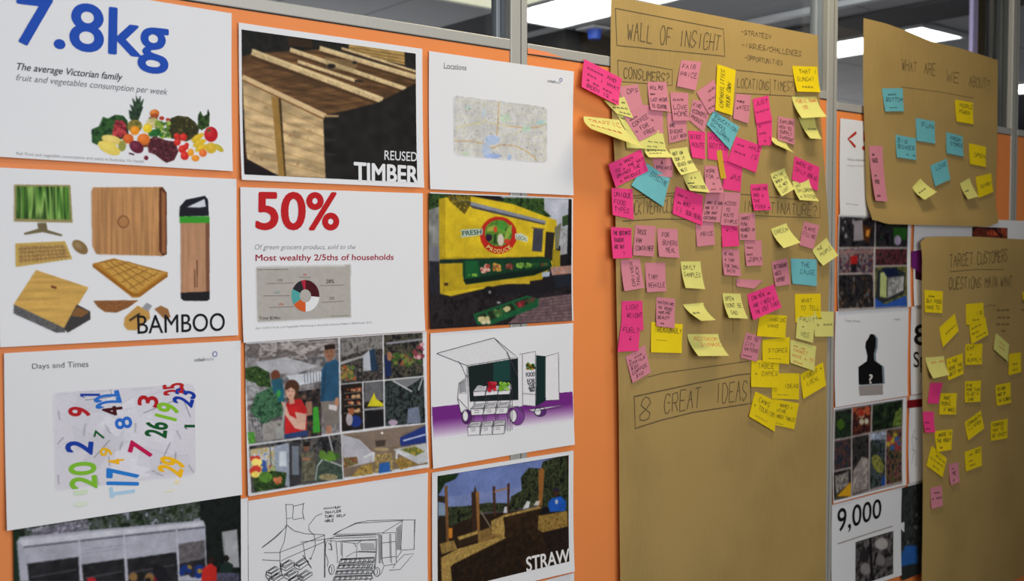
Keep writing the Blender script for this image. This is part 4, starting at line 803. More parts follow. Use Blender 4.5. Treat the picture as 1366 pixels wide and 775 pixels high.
for (x0, y0, x1, y1, w_) in [(80, 215, 620, 415, 26), (238, 206, 715, 368, 18), (360, 200, 757, 320, 20), (450, 200, 757, 296, 9), (270, 255, 520, 338, 14)]:
    p.L([(x0, y0+w_*.6), (x1, y1+w_*.5)], w_*1.0, (72, 50, 30)); p.L([(x0, y0), (x1, y1)], w_, (196, 172, 130), n=.12, ns=3); p.L([(x0, y0-w_*.3), (x1, y1-w_*.3)], w_*.35, (222, 200, 150), alpha=.7)
p.P([(380, 235), (520, 255), (500, 300), (390, 285)], (150, 130, 92), alpha=.5); p.E(408, 274, 18, 10, (30, 26, 24)); p.E(505, 260, 10, 7, (40, 34, 28)); p.R(505, 330, 540, 342, (50, 40, 30))
p.P([(40, 320), (375, 485), (383, 735), (190, 730), (55, 668)], (188, 162, 120), n=.2, ns=10, stretch=(.5, 1.8), seed=4)
for i in range(6): p.L([(45, 390+i*48), (378, 530+i*38)], 3, (140, 104, 60), alpha=.7)
p.blobs((70, 400, 360, 700), 14, 6, [(140, 104, 70)], alpha=.6, seed=3)
p.L([(40, 318), (385, 480)], 20, (206, 178, 134)); p.L([(42, 332), (380, 494)], 6, (120, 84, 50)); p.P([(160, 398), (190, 405), (215, 728), (188, 728)], (150, 116, 58)); p.P([(190, 405), (200, 410), (218, 728), (212, 728)], (60, 44, 26))
p.P([(380, 480), (600, 425), (757, 345), (760, 757), (383, 735)], (28, 27, 26), n=.25, ns=12); p.L([(378, 480), (440, 480)], 8, (170, 140, 100)); p.P([(43, 650), (190, 728), (43, 722)], (24, 16, 20)); p.P([(37, 400), (45, 560), (58, 665), (37, 680)], (40, 24, 20))
for y in (525, 580, 640): p.P([(378, y-14), (440, y), (378, y+10)], (40, 38, 36))
p.done()
s.text('REUSED', [(628, 622), (761, 630), (760, 668), (627, 661)], (216, 218, 222), bold=.006); s.text('TIMBER', [(503, 672), (762, 690), (760, 757), (503, 745)], (224, 226, 230), bold=.03)
# ===== 50%
s = Sheet('white printed sheet headed 50% in red with a ring chart', .8699, .1179, .005, seed=9).frame(310, 240, 3.689)
s.text('50%', [(120, 62), (520, 66), (520, 244), (118, 242)], (186, 28, 34), bold=.028)
s.text('Of green grocers product, sold to the', [(108, 317), (606, 318), (604, 347), (108, 350)], (150, 152, 158), shear=.25)
s.text('Most wealthy 2/5ths of households', [(113, 367), (792, 365), (790, 402), (113, 408)], (156, 26, 44), bold=.012)
p = Pic(s, [(114, 418), (584, 418), (584, 700), (114, 700)], .004, name='chart_panel'); p.P([(116, 432), (580, 420), (582, 674), (122, 698)], (172, 168, 162)); p.done(.0003, 0)
ang = lambda a, r: (358+r*.88*math.sin(a), 570-r*math.cos(a))
sh_ = []
for a0, a1, c in [(-.3, .02, (170, 34, 60)), (.02, 1.65, (70, 16, 24)), (1.65, 3.14, (222, 224, 226)), (3.14, 4.15, (204, 90, 40)), (4.15, 5.15, (78, 160, 158)), (5.15, 5.98, (40, 38, 42))]:
    n_ = 10; sh_ += [([ang(a0+(a1-a0)*i/n_, 78), ang(a0+(a1-a0)*(i+1)/n_, 78), ang(a0+(a1-a0)*(i+1)/n_, 32), ang(a0+(a1-a0)*i/n_, 32)], c) for i in range(n_)]
s.poly('ring_chart', sh_, .0008)
for t, x, y, w_, h_, c in [('28%', 460, 490, 40, 18, (50, 46, 48)), ('22%', 476, 576, 24, 12, (90, 88, 90)), ('12%', 222, 488, 24, 11, (90, 88, 90)), ('15%', 205, 549, 24, 10, (110, 160, 160)), ('18%', 226, 606, 24, 10, (200, 90, 70)), ('5%', 348, 461, 16, 9, (190, 60, 70)), ('Total $24bn', 128, 672, 105, 15, (50, 48, 50)), ('Food market segmentation', 122, 437, 150, 7, (110, 106, 102)), ('Source data 2012', 484, 665, 90, 6, (130, 126, 122))]:
    s.text(t, [(x, y), (x+w_, y-1), (x+w_, y+h_), (x, y+h_+1)], c, name='chart_lettering', e=.0009)
s.strokes('leader_line', [[(430, 520), (548, 516)], [(435, 602), (548, 596)], [(170, 510), (300, 506)], [(150, 570), (280, 569)], [(178, 627), (300, 623)], [(328, 478), (385, 480)]], .0009, (120, 100, 100), .0009)
s.text('Ref: CSIRO Fruit and Vegetable Marketing in Australia Industry Report, IBISWorld, 2012', [(110, 724), (684, 695), (684, 708), (110, 738)], (160, 162, 166))
# ===== market collage
s = Sheet('printed collage of market photos with a woman in a red top holding greens', .8788, -.1800, .0038, seed=10, curl=(.001, .001, .004, .003)).frame(325, 440, 3.523)
p = Pic(s, [(6, 66), (843, 14), (858, 640), (20, 768)], .00125, (214, 216, 222))
p.P([(8, 68), (446, 40), (452, 482), (22, 538)], None, pal=[(110, 106, 108), (150, 148, 152), (80, 76, 78), (170, 170, 176)], ns=16)
p.P([(8, 68), (446, 40), (447, 110), (200, 150), (8, 130)], None, pal=[(120, 112, 112), (90, 84, 84), (180, 174, 172), (100, 92, 92)], ns=8, stretch=(.5, 1.2))
p.P([(60, 150), (200, 130), (350, 170), (240, 210), (90, 200)], (186, 188, 194), alpha=.8); p.P([(200, 215), (370, 195), (370, 240), (240, 265)], (200, 206, 214)); 
for i in range(6): p.L([(285+i*14, 200), (287+i*14, 250)], 4, (110, 112, 120))
p.P([(250, 290), (360, 275), (365, 500), (270, 510)], None, pal=[(22, 22, 24), (50, 44, 44), (110, 80, 66)], ns=9); p.P([(325, 365), (350, 360), (360, 480), (325, 485)], (60, 150, 50)); p.P([(290, 340), (320, 335), (322, 400), (292, 405)], (150, 110, 90))
p.P([(8, 180), (60, 170), (120, 200), (130, 270), (70, 265), (8, 230)], None, pal=GREENS, ns=4); p.P([(8, 235), (60, 250), (80, 300), (20, 330)], (150, 150, 154), n=.2); p.P([(60, 300), (140, 265), (185, 330), (182, 400), (130, 420), (100, 448), (70, 430), (30, 380)], None, pal=[(24, 50, 36), (48, 90, 62), (80, 124, 90), (34, 66, 48)], ns=3.4)
for i in range(5): p.L([(18+i*14, 410), (26+i*13, 500)], 3, (160, 162, 164)); 
p.L([(14, 410), (76, 420)], 4, (160, 162, 164)); p.P([(18, 480), (50, 480), (54, 530), (22, 536)], (70, 130, 50), n=.3); p.P([(90, 440), (180, 420), (190, 510), (90, 520)], (150, 146, 142), n=.1)
p.E(150, 215, 22, 26, (110, 62, 44)); p.P([(130, 235), (180, 225), (190, 300), (140, 300)], (40, 90, 110)); p.P([(150, 280), (185, 275), (190, 335), (165, 340)], (30, 100, 120)); p.E(165, 300, 10, 18, (60, 150, 70))
p.P([(195, 350), (230, 322), (270, 325), (296, 370), (296, 470), (250, 490), (192, 495)], (186, 34, 36), n=.08, ns=10); p.E(228, 270, 34, 36, (74, 46, 32)); p.P([(200, 275), (250, 270), (262, 325), (205, 330)], (74, 46, 32)); p.E(220, 295, 22, 30, (206, 160, 140)); p.L([(208, 288), (216, 287)], 3, (70, 50, 40)); p.L([(226, 287), (234, 288)], 3, (70, 50, 40)); p.L([(214, 310), (228, 309)], 3, (150, 80, 76)); p.P([(198, 270), (222, 256), (246, 272), (240, 282), (222, 270), (202, 284)], (74, 46, 32)); p.P([(212, 318), (235, 318), (240, 345), (215, 350)], (196, 150, 130))
p.P([(176, 335), (196, 345), (215, 400), (290, 440), (280, 470), (240, 462), (195, 400)], (212, 170, 152)); p.P([(240, 385), (295, 395), (290, 470), (262, 470)], (208, 164, 146)); p.P([(190, 490), (300, 470), (304, 498), (190, 510)], (44, 64, 110)); p.P([(148, 460), (188, 450), (186, 505), (150, 512)], (150, 152, 150)); p.L([(195, 340), (182, 455)], 7, (170, 176, 170)); p.R(160, 440, 172, 450, (90, 90, 90))
p.E(403, 105, 26, 36, (140, 100, 78)); p.P([(378, 72), (425, 66), (430, 90), (380, 94)], (40, 28, 22)); p.L([(388, 104), (396, 103)], 3, (50, 34, 28)); p.L([(406, 102), (414, 101)], 3, (50, 34, 28)); p.L([(393, 126), (410, 124)], 3, (110, 64, 54)); p.P([(390, 135), (416, 133), (420, 150), (392, 154)], (140, 98, 78)); p.P([(365, 190), (385, 155), (430, 138), (445, 150), (446, 330), (360, 338)], (38, 78, 108), n=.08, ns=12); p.P([(362, 338), (445, 330), (448, 420), (425, 450), (380, 455)], (120, 112, 106)); p.P([(385, 452), (412, 450), (412, 486), (388, 488)], (170, 120, 96)); p.P([(400, 350), (440, 355), (436, 382), (400, 372)], (206, 200, 200)); p.E(437, 338, 10, 22, (180, 130, 104)); p.P([(375, 200), (388, 160), (378, 330), (362, 336)], (26, 56, 80), alpha=.6)
def tile(q, pal, ns, seed=1, st=(1, 1)): p.P(q, None, pal=pal, ns=ns, seed=seed, stretch=st)
tile([(452, 40), (652, 26), (656, 238), (455, 254)], [(40, 36, 34), (90, 84, 80), (26, 26, 28), (120, 116, 112)], 7)
p.P([(455, 42), (652, 27), (652, 90), (560, 100), (455, 130)], None, pal=[(90, 86, 84), (140, 138, 136), (70, 64, 62)], ns=6); p.P([(560, 120), (590, 95), (600, 190), (560, 195)], (176, 180, 190)); p.P([(590, 100), (612, 85), (630, 190), (598, 195)], (34, 56, 80)); p.blobs((460, 170, 520, 230), 30, 9, [(60, 90, 50), (150, 80, 50), (90, 110, 60), (140, 120, 60)]); p.P([(455, 150), (560, 120), (560, 130), (455, 165)], (160, 160, 160))
tile([(658, 24), (838, 14), (844, 216), (660, 234)], [(24, 22, 26), (50, 50, 46), (90, 84, 70), (36, 40, 34)], 6, 2); p.blobs((700, 110, 830, 170), 60, 9, [(60, 90, 40), (110, 120, 60), (150, 80, 60), (40, 60, 34)], seed=7); p.blobs((795, 60, 838, 130), 14, 10, [(170, 90, 110), (200, 150, 160), (130, 60, 70)], seed=3); p.P([(662, 120), (690, 105), (694, 215), (664, 225)], (26, 40, 80)); p.E(684, 125, 12, 22, (160, 110, 80)); p.P([(670, 60), (838, 40), (838, 50), (670, 70)], (140, 140, 150))
tile([(456, 258), (556, 248), (562, 466), (460, 478)], [(18, 16, 16), (40, 30, 26), (28, 24, 24)], 8, 3)
for y in (290, 320, 350, 385): p.L([(470, y+8), (555, y)], 4, (110, 100, 90)); p.blobs((485, y-12, 550, y-4), 8, 7, [(170, 110, 70), (190, 150, 110), (150, 70, 50)], seed=y)
p.E(525, 430, 28, 28, (30, 50, 120)); p.E(496, 420, 16, 30, (170, 160, 166)); p.E(505, 385, 14, 14, (150, 90, 60))
tile([(562, 248), (654, 240), (658, 452), (567, 464)], [(20, 20, 22), (50, 44, 40)], 9, 4); p.P([(566, 250), (652, 242), (654, 330), (568, 340)], (96, 96, 100), n=.1); p.P([(580, 360), (600, 320), (612, 295), (622, 325), (654, 345), (654, 360)], (206, 196, 40)); p.P([(566, 370), (656, 362), (656, 372), (566, 380)], (150, 150, 154)); p.P([(580, 385), (650, 380), (652, 450), (575, 458)], (22, 22, 26))
tile([(662, 240), (845, 222), (850, 436), (664, 452)], [(16, 18, 22), (36, 44, 42), (64, 76, 76), (24, 26, 30)], 6, 5); p.P([(690, 236), (840, 222), (800, 250), (760, 275)], (120, 122, 126)); p.L([(700, 240), (790, 290)], 7, (190, 194, 200)); p.L([(840, 226), (820, 285)], 6, (170, 174, 180)); p.P([(770, 370), (820, 360), (830, 435), (765, 440)], (110, 120, 140), n=.1); p.E(700, 435, 22, 14, (170, 150, 170))
tile([(24, 544), (458, 488), (465, 698), (32, 764)], [(26, 26, 30), (60, 60, 62), (96, 92, 90), (34, 34, 36)], 9, 6)
p.P([(28, 560), (160, 545), (165, 680), (32, 690)], None, pal=[(170, 190, 200), (190, 160, 90), (210, 214, 220), (90, 110, 150)], ns=6); p.blobs((40, 600, 130, 680), 22, 13, [(226, 190, 60), (200, 60, 50), (60, 90, 160), (240, 220, 120)], seed=5); p.L([(122, 545), (128, 660)], 5, (90, 94, 100)); p.E(150, 655, 34, 20, (150, 160, 110), n=.2)
p.P([(140, 545), (212, 530), (214, 740), (150, 700)], (150, 160, 176), n=.08); p.R(165, 570, 200, 640, (200, 210, 220)); p.P([(212, 530), (262, 524), (266, 720), (216, 730)], (54, 54, 58)); p.R(225, 545, 258, 680, (110, 118, 130))
p.P([(268, 580), (330, 570), (340, 705), (276, 712)], (96, 94, 78), n=.25, ns=4); p.E(293, 550, 14, 22, (120, 80, 60)); p.P([(278, 528), (310, 524), (312, 545), (280, 548)], (30, 26, 24)); p.R(275, 600, 312, 612, (160, 110, 84))
p.P([(40, 700), (130, 660), (200, 670), (190, 735), (50, 762)], None, pal=GREENS, ns=4); p.E(100, 690, 32, 26, (84, 130, 50), n=.2, ns=2); p.blobs((140, 695, 172, 715), 18, 8, [(176, 90, 56), (196, 120, 80)]); p.P([(345, 600), (462, 630), (464, 698), (335, 710)], (60, 76, 66), n=.2); p.L([(345, 640), (370, 605), (463, 640)], 7, (170, 176, 174)); p.L([(345, 640), (335, 708)], 6, (150, 160, 160)); p.E(395, 690, 44, 16, (140, 130, 96), n=.2); p.L([(400, 498), (418, 575)], 8, (170, 170, 172)); p.blobs((360, 580, 450, 605), 14, 14, [(90, 130, 50), (60, 90, 44)], seed=6)
p.P([(460, 486), (850, 440), (856, 628), (468, 692)], (120, 104, 88), n=.08, ns=10)
p.P([(462, 490), (850, 442), (735, 490), (720, 545), (600, 560), (540, 500)], (128, 112, 100)); p.P([(462, 492), (545, 515), (605, 575), (600, 620), (468, 650)], (176, 176, 184)); p.P([(730, 505), (850, 448), (852, 528), (732, 545)], (34, 52, 120)); p.L([(745, 520), (850, 490)], 7, (190, 196, 220)); p.P([(700, 560), (852, 530), (855, 620), (812, 628), (720, 580)], (186, 188, 192))
p.P([(468, 600), (530, 595), (535, 628), (468, 650)], None, pal=[(140, 60, 50), (90, 100, 60), (170, 120, 80)], ns=3); p.P([(500, 690), (545, 640), (600, 625), (605, 675)], None, pal=[(150, 130, 60), (180, 150, 80), (110, 90, 50)], ns=3); p.P([(700, 610), (740, 595), (812, 630), (730, 655)], None, pal=[(160, 130, 60), (120, 96, 50), (186, 150, 80)], ns=3); p.P([(730, 560), (800, 545), (845, 570), (800, 590)], None, pal=[(150, 130, 60), (80, 100, 50), (190, 160, 60)], ns=3)
p.P([(635, 625), (680, 618), (690, 662), (628, 672)], (40, 90, 160)); p.P([(610, 585), (690, 575), (700, 655), (682, 660), (680, 615), (632, 622), (628, 668), (612, 672)], None, pal=[(190, 170, 110), (110, 90, 60)], ns=3); p.P([(615, 520), (665, 515), (660, 545), (620, 548)], (70, 60, 54)); p.E(648, 484, 6, 5, (250, 250, 250)); p.L([(560, 600), (610, 575), (604, 620)], 9, (206, 208, 212)); p.L([(712, 605), (716, 570), (760, 590)], 9, (206, 208, 212)); p.E(645, 560, 34, 8, (170, 150, 110))
for a in [[(446, 38), (465, 700)], [(20, 542), (854, 438)], [(654, 24), (660, 452)], [(450, 256), (846, 218)], [(558, 248), (564, 466)]]: p.L(a, 5, (216, 218, 224))
p.done()
# ===== trailer sketch
s = Sheet('white sheet with a black pen drawing of a tent, crates and an open trailer', .880, -.4865, -.003, seed=11, curl=(.001, .002, .002, .002)).frame(340, 650, 5.939)
st = [[(240, 130), (246, 200), (250, 300)], [(242, 136), (300, 134), (302, 155), (298, 240), (252, 246)], [(302, 150), (392, 128)], [(384, 124), (376, 200), (388, 258)], [(298, 240), (300, 256), (388, 240)], [(236, 304), (262, 300)], [(250, 305), (180, 385), (110, 440), (52, 478)], [(246, 312), (150, 400), (60, 472)], [(248, 310), (232, 430), (196, 512)], [(258, 305), (310, 345), (400, 368), (552, 376)], [(70, 518), (192, 516), (552, 378)], [(56, 573), (200, 580)], [(198, 512), (200, 620)], [(206, 582), (252, 560), (552, 430)], [(552, 376), (550, 430)], [(550, 414), (550, 715)], [(556, 414), (555, 712)], [(360, 436), (550, 410), (600, 404)], [(380, 440), (400, 560)], [(530, 207), (480, 230), (425, 300), (428, 340), (470, 380), (480, 470), (440, 568)], [(432, 560), (440, 572), (450, 560)],
 [(620, 372), (660, 350), (800, 282), (900, 262), (1172, 256)], [(618, 378), (700, 330), (806, 286), (1170, 262)], [(620, 374), (900, 366), (1010, 360)], [(640, 390), (980, 374)], [(1010, 360), (1172, 262)], [(1006, 362), (1112, 358), (1118, 600)], [(1172, 258), (1262, 256), (1260, 494)], [(1266, 250), (1258, 490)], [(1165, 265), (1155, 505)], [(1160, 498), (1256, 490)], [(600, 405), (640, 385), (960, 372)], [(590, 408), (960, 392)], [(650, 426), (966, 410)], [(650, 430), (960, 416)], [(690, 430), (692, 560)], [(680, 430), (682, 540)], [(965, 410), (962, 520), (948, 640)], [(958, 412), (955, 520), (942, 640)], [(700, 432), (806, 446), (804, 556)], [(806, 446), (840, 424)], [(815, 506), (955, 508)], [(720, 552), (790, 512), (955, 514)], [(780, 440), (800, 470)],
 [(560, 450), (575, 420), (640, 424), (655, 560), (650, 600)], [(560, 450), (558, 520), (580, 590), (572, 630)], [(582, 440), (605, 460), (612, 495), (580, 490)], [(600, 420), (604, 500)], [(976, 370), (996, 380), (1000, 560), (1020, 620), (1110, 606)], [(1004, 372), (1006, 600)], [(1074, 366), (1080, 600)], [(1066, 366), (1070, 590)], [(1008, 440), (1112, 430)], [(1010, 560), (1114, 546)], [(1112, 600), (1180, 532), (1256, 526), (1150, 648), (1060, 655)], [(1118, 560), (1160, 505)], [(1112, 604), (1090, 640)], [(1020, 620), (1000, 680), (965, 708)]]
for cx, cy, rx, ry in [(606, 652, 22, 40), (598, 655, 12, 28), (962, 668, 26, 36), (955, 668, 14, 24)]: st.append([(cx+rx*math.cos(i*.6), cy+ry*math.sin(i*.6)) for i in range(12)])
s.strokes('pen_drawing', st, .0011, (34, 34, 38), jit=1.5)
st = []
for r in range(4):
    y = 565+r*46; x0, x1 = 680-r*16, 942-r*6
    st += [[(x0, y), (x1, y-12)], [(x0-4, y+10), (x1, y-2)], [(x0-14, y+34), (x1-8, y+22)]]
    for i in range(8): x = x0+(x1-x0)*i/7; st += [[(x, y-2), (x-14, y+32)], [(x+10, y+6), (x-2, y+26)]]
for bx, by in [(130, 650), (150, 700), (240, 600), (270, 670), (350, 590), (380, 680), (300, 720)]:
    st += [[(bx-40, by+20), (bx+30, by-26), (bx+70, by-10), (bx, by+36), (bx-40, by+20)], [(bx-40, by+20), (bx-36, by+44), (bx+4, by+62), (bx, by+36)], [(bx+4, by+62), (bx+74, by+14), (bx+70, by-10)], [(bx-26, by+20), (bx+28, by-14), (bx+54, by-6), (bx, by+26), (bx-26, by+20)]]
st += [[(380, 540), (440, 630)], [(400, 560), (446, 640)], [(90, 680), (84, 700), (110, 742)], [(200, 600), (215, 700)]]
s.strokes('pen_drawing', st, .0016, (30, 30, 34), jit=3)
s.strokes('pen_shading', [[(830+i*7, 440), (845+i*7, 500)] for i in range(16)]+[[(1040+i*8, 345-i*4), (1120, 400+i*6)][:2] for i in range(0)]+[[(1120+i*5, 320-i*4), (1122+i*5, 495)] for i in range(8)]+[[(976+i*5, 380), (980+i*5, 600)] for i in range(4)], .0008, (120, 120, 126))
q = text_strokes(['MINIMUM', 'TRAILER', 'TURN SELF', 'ABLE'], 0, 0, 170, 130, random.Random(4), .55, .1); s.strokes('handwritten_note', [[(545+x, 152+y-x*.09) for x, y in k] for k in q], .0013, (34, 34, 38))
# ===== locations
s = Sheet('white printed sheet headed Locations with a street map', 1.307, .4266, .0002, seed=12, curl=(.001, .004, .003, .002)).frame(560, 40, 3.522)
s.text('Locations', [(113, 154), (218, 164), (218, 190), (113, 182)], (110, 112, 116)); s.text('cobalt', [(598, 232), (634, 238), (634, 250), (598, 245)], (90, 92, 98), bold=.01); s.text('niche', [(635, 240), (657, 244), (657, 254), (635, 250)], (160, 162, 168))
s.strokes('logo', [[(659+6*math.cos(a_*.7), 235+8*math.sin(a_*.7)) for a_ in range(10)]], .0016, (70, 90, 160))
p = Pic(s, [(158, 305), (600, 350), (600, 625), (158, 590)], .0012)
fr_ = [(172, 308), (585, 362), (598, 378), (596, 610), (582, 623), (180, 590), (158, 575), (160, 322)]
p.P(fr_, None, pal=[(186, 188, 190), (204, 204, 206), (192, 194, 192), (208, 208, 206)], ns=7)
M = p.mask(fr_)
for i in range(26):
    rng = random.Random(i); x = 162+i*17; p.L([(x, 315+(x-160)*.12), (x+rng.uniform(-8, 8), 590+(x-160)*.07)], 1.6, rng.choice([(214, 206, 150), (176, 176, 180), (220, 214, 170)]), alpha=.55)
for i in range(15): y = 335+i*17; p.L([(162, y), (594, y+34+rng.uniform(-6, 6))], 1.6, [(216, 206, 150), (178, 178, 182)][i % 2], alpha=.5)
for q in [[(160, 522), (240, 522), (300, 535), (330, 555), (380, 540), (440, 542), (500, 570), (540, 600), (545, 618)], [(370, 335), (368, 400), (360, 500)], [(420, 452), (500, 462), (560, 455), (595, 440)]]: p.L(q, 3.4, (196, 150, 84))
for q in [[(300, 350), (305, 430)], [(170, 460), (300, 430), (420, 452)], [(440, 490), (500, 460)]]: p.L(q, 2.4, (214, 196, 110))
for x, y, a_, b_, c in [(340, 515, 36, 22, (160, 184, 226)), (340, 592, 40, 13, (136, 166, 230)), (310, 560, 20, 34, (170, 190, 226)), (420, 598, 8, 14, (140, 170, 226)), (570, 435, 24, 12, (160, 200, 200)), (300, 390, 8, 26, (176, 196, 216)), (400, 415, 26, 18, (182, 208, 180)), (500, 465, 22, 14, (170, 206, 190)), (225, 365, 14, 8, (170, 206, 200)), (215, 580, 18, 8, (180, 206, 176))]: p.E(x, y, a_, b_, c, alpha=.7)
p.blobs((170, 340, 590, 600), 60, 2.4, [(90, 92, 110), (110, 100, 90)], alpha=.7); p.put(~M, (0, 0, 0), alpha=0); p.A = np.where(M, 1., 0.); p.done()
# ===== yellow produce truck
s = Sheet('printed photo of a yellow produce truck with green crates of vegetables', 1.308, .1232, .0006, seed=13, curl=(.001, .001, .003, .003)).frame(560, 240, 3.691)
p = Pic(s, [(42, 66), (746, 96), (745, 693), (46, 725)], .0014, (26, 24, 28))
p.P([(380, 75), (746, 96), (746, 330), (640, 320), (600, 180)], (176, 180, 194), n=.06, ns=20); p.P([(42, 66), (100, 66), (100, 480), (42, 480)], (120, 122, 120), n=.2, ns=9)
p.P([(42, 66), (250, 72), (250, 110), (215, 165), (120, 120), (42, 150)], None, pal=GREENS[:4], ns=4); p.P([(380, 105), (420, 88), (610, 92), (612, 150), (645, 180), (600, 190), (440, 125)], None, pal=GREENS[:4], ns=5)
p.P([(46, 330), (90, 330), (92, 400), (46, 410)], (110, 110, 120)); p.P([(690, 240), (746, 230), (746, 360), (690, 370)], (150, 152, 156), n=.15); p.P([(700, 180), (732, 170), (735, 220), (700, 230)], (50, 70, 40)); p.P([(730, 97), (745, 97), (748, 420), (722, 420)], (18, 18, 22))
p.P([(46, 400), (100, 400), (110, 560), (330, 700), (46, 725)], (34, 34, 42), n=.2, ns=9); p.P([(46, 560), (600, 560), (745, 520), (745, 693), (46, 725)], None, pal=[(18, 14, 16), (40, 34, 38), (26, 22, 26)], ns=10)
p.P([(560, 585), (745, 560), (745, 693), (430, 706)], (104, 84, 88), n=.15, ns=5)
for i in range(7): p.L([(560-i*14, 600+i*15), (745, 572+i*17)], 2.4, (66, 52, 58))
for i in range(9): p.L([(560+i*24, 588), (520+i*30, 690)], 1.6, (70, 56, 60), alpha=.6)
YL = (204, 176, 34)
p.P([(92, 95), (160, 80), (250, 80), (460, 120), (672, 200), (665, 420), (600, 470), (150, 572), (98, 560)], YL, n=.07, ns=18); p.P([(100, 380), (600, 375), (645, 395), (600, 490), (300, 530), (110, 550)], (176, 150, 28)); p.P([(92, 95), (125, 90), (125, 560), (98, 560)], (150, 124, 22), alpha=.5)
p.P([(160, 85), (235, 105), (240, 118), (155, 98)], (186, 186, 140)); p.P([(235, 104), (618, 202), (618, 220), (240, 128)], (128, 132, 148)); p.P([(240, 124), (616, 216), (612, 222), (260, 140)], (60, 60, 66))
p.P([(120, 66), (250, 72), (250, 120), (220, 170), (150, 110)], None, pal=[(36, 34, 18), (70, 60, 24), (150, 130, 34)], ns=3, alpha=.8)
p.P([(560, 234), (606, 242), (600, 355), (552, 350)], (58, 60, 72)); p.P([(548, 232), (612, 240), (612, 246), (548, 238)], (110, 90, 60)); p.P([(620, 255), (662, 260), (650, 400), (612, 380)], (40, 34, 30)); p.P([(662, 235), (695, 210), (682, 340), (664, 340)], (110, 110, 90)); p.P([(652, 340), (690, 350), (690, 430), (650, 425)], (150, 130, 30))
p.E(387, 272, 92, 92, (176, 36, 26)); p.E(387, 262, 68, 66, None, pal=[(60, 110, 40), (110, 150, 50), (44, 80, 36)], ns=5)
p.E(352, 240, 24, 12, (150, 160, 60), -.4); p.E(340, 283, 16, 20, (40, 24, 50)); p.E(372, 245, 9, 16, (190, 70, 40)); p.E(398, 295, 16, 30, (206, 196, 180)); p.E(405, 225, 22, 26, (70, 140, 50)); p.E(435, 260, 12, 42, (130, 160, 60), .4); p.E(428, 302, 14, 12, (190, 60, 40)); p.E(370, 290, 8, 26, (40, 70, 30)); p.E(350, 262, 22, 8, (80, 120, 40))
p.P([(196, 248), (240, 242), (310, 240), (308, 270), (240, 280), (198, 284), (208, 265)], (176, 190, 180)); p.P([(468, 265), (500, 262), (532, 282), (530, 308), (500, 300), (470, 292)], (190, 196, 180))
p.P([(96, 392), (605, 378), (645, 392), (640, 400), (600, 395), (98, 412)], (20, 40, 34)); p.P([(210, 395), (640, 388), (650, 425), (612, 445), (222, 510), (210, 470)], (18, 58, 36)); p.P([(212, 490), (645, 425), (648, 436), (560, 470), (225, 515)], (10, 30, 22))
for x0, pal in [(222, [(24, 90, 44)]), (292, [(196, 140, 130), (150, 60, 50), (210, 170, 150)]), (352, [(120, 100, 40), (180, 140, 60), (150, 60, 40)]), (412, [(110, 40, 40), (120, 80, 60)]), (470, [(90, 130, 50), (120, 160, 60)]), (510, [(110, 150, 60), (80, 120, 40)]), (550, [(30, 70, 36)]), (590, [(90, 50, 40), (60, 80, 40)])]:
    k_ = (x0-222)/400; y = 402-k_*6; hh = 78-k_*40; p.P([(x0, y), (x0+48-k_*14, y-2), (x0+62-k_*10, y+hh-8), (x0+10, y+hh)], (14, 50, 30)); p.blobs((x0+10, y+14, x0+50-k_*14, y+hh-18), 20, 8-k_*2, pal, seed=x0, hi=10)
p.P([(222, 400), (286, 398), (292, 478), (226, 484)], (22, 84, 44)); p.blobs((240, 464, 285, 472), 6, 6, [(130, 170, 60)]); p.E(340, 555, 34, 32, (20, 18, 20)); p.E(342, 552, 8, 8, (120, 120, 124)); p.R(398, 490, 540, 512, (190, 160, 40)); p.R(118, 506, 138, 520, (60, 40, 24))
p.P([(600, 455), (640, 450), (636, 475), (600, 478)], (170, 180, 200)); p.P([(640, 430), (746, 420), (746, 460), (650, 470)], None, pal=[(160, 150, 160), (170, 110, 80), (120, 130, 150)], ns=3); p.P([(655, 470), (746, 462), (746, 520), (670, 530)], (30, 34, 44))
p.P([(258, 660), (525, 568), (582, 585), (578, 625), (345, 712), (275, 712)], (24, 84, 50)); p.P([(275, 668), (525, 580), (570, 592), (345, 690)], (30, 44, 26)); 
for a_, b_ in [((322, 650), (350, 708)), ((392, 622), (425, 680)), ((450, 600), (490, 650))]: p.L([a_, b_], 10, (28, 92, 54))
p.blobs((285, 678, 335, 700), 20, 9, [(206, 196, 160), (190, 180, 130)], hi=10); p.blobs((360, 640, 400, 665), 16, 9, [(90, 130, 70), (60, 90, 50)]); p.blobs((410, 625, 440, 640), 8, 9, [(190, 180, 130)]); p.blobs((470, 600, 510, 618), 12, 8, [(150, 50, 50), (110, 30, 40)]); p.blobs((520, 585, 560, 600), 10, 8, [(60, 70, 40), (90, 60, 50)]); p.E(385, 603, 10, 5, (150, 150, 160))
p.done()
s.text('FRESH', [(206, 252), (302, 244), (302, 266), (210, 274)], (50, 90, 60), bold=.02, e=.0008); s.text('LOCAL', [(476, 272), (526, 282), (526, 300), (478, 290)], (110, 130, 110), bold=.01, e=.0008)
for i, ch in enumerate('PRODUCE'):
    a_ = (130-i*13.4)*math.pi/180; x, y = 388+80*math.cos(a_), 270+80*math.sin(a_); r_ = a_-math.pi/2; ca, sa = math.cos(r_), math.sin(r_)
    s.text(ch, [(x+dx*ca-dy*sa, y+dx*sa+dy*ca) for dx, dy in ((-7, -9), (7, -9), (7, 9), (-7, 9))], (224, 200, 120), bold=.015, e=.0008, name='curved_lettering')
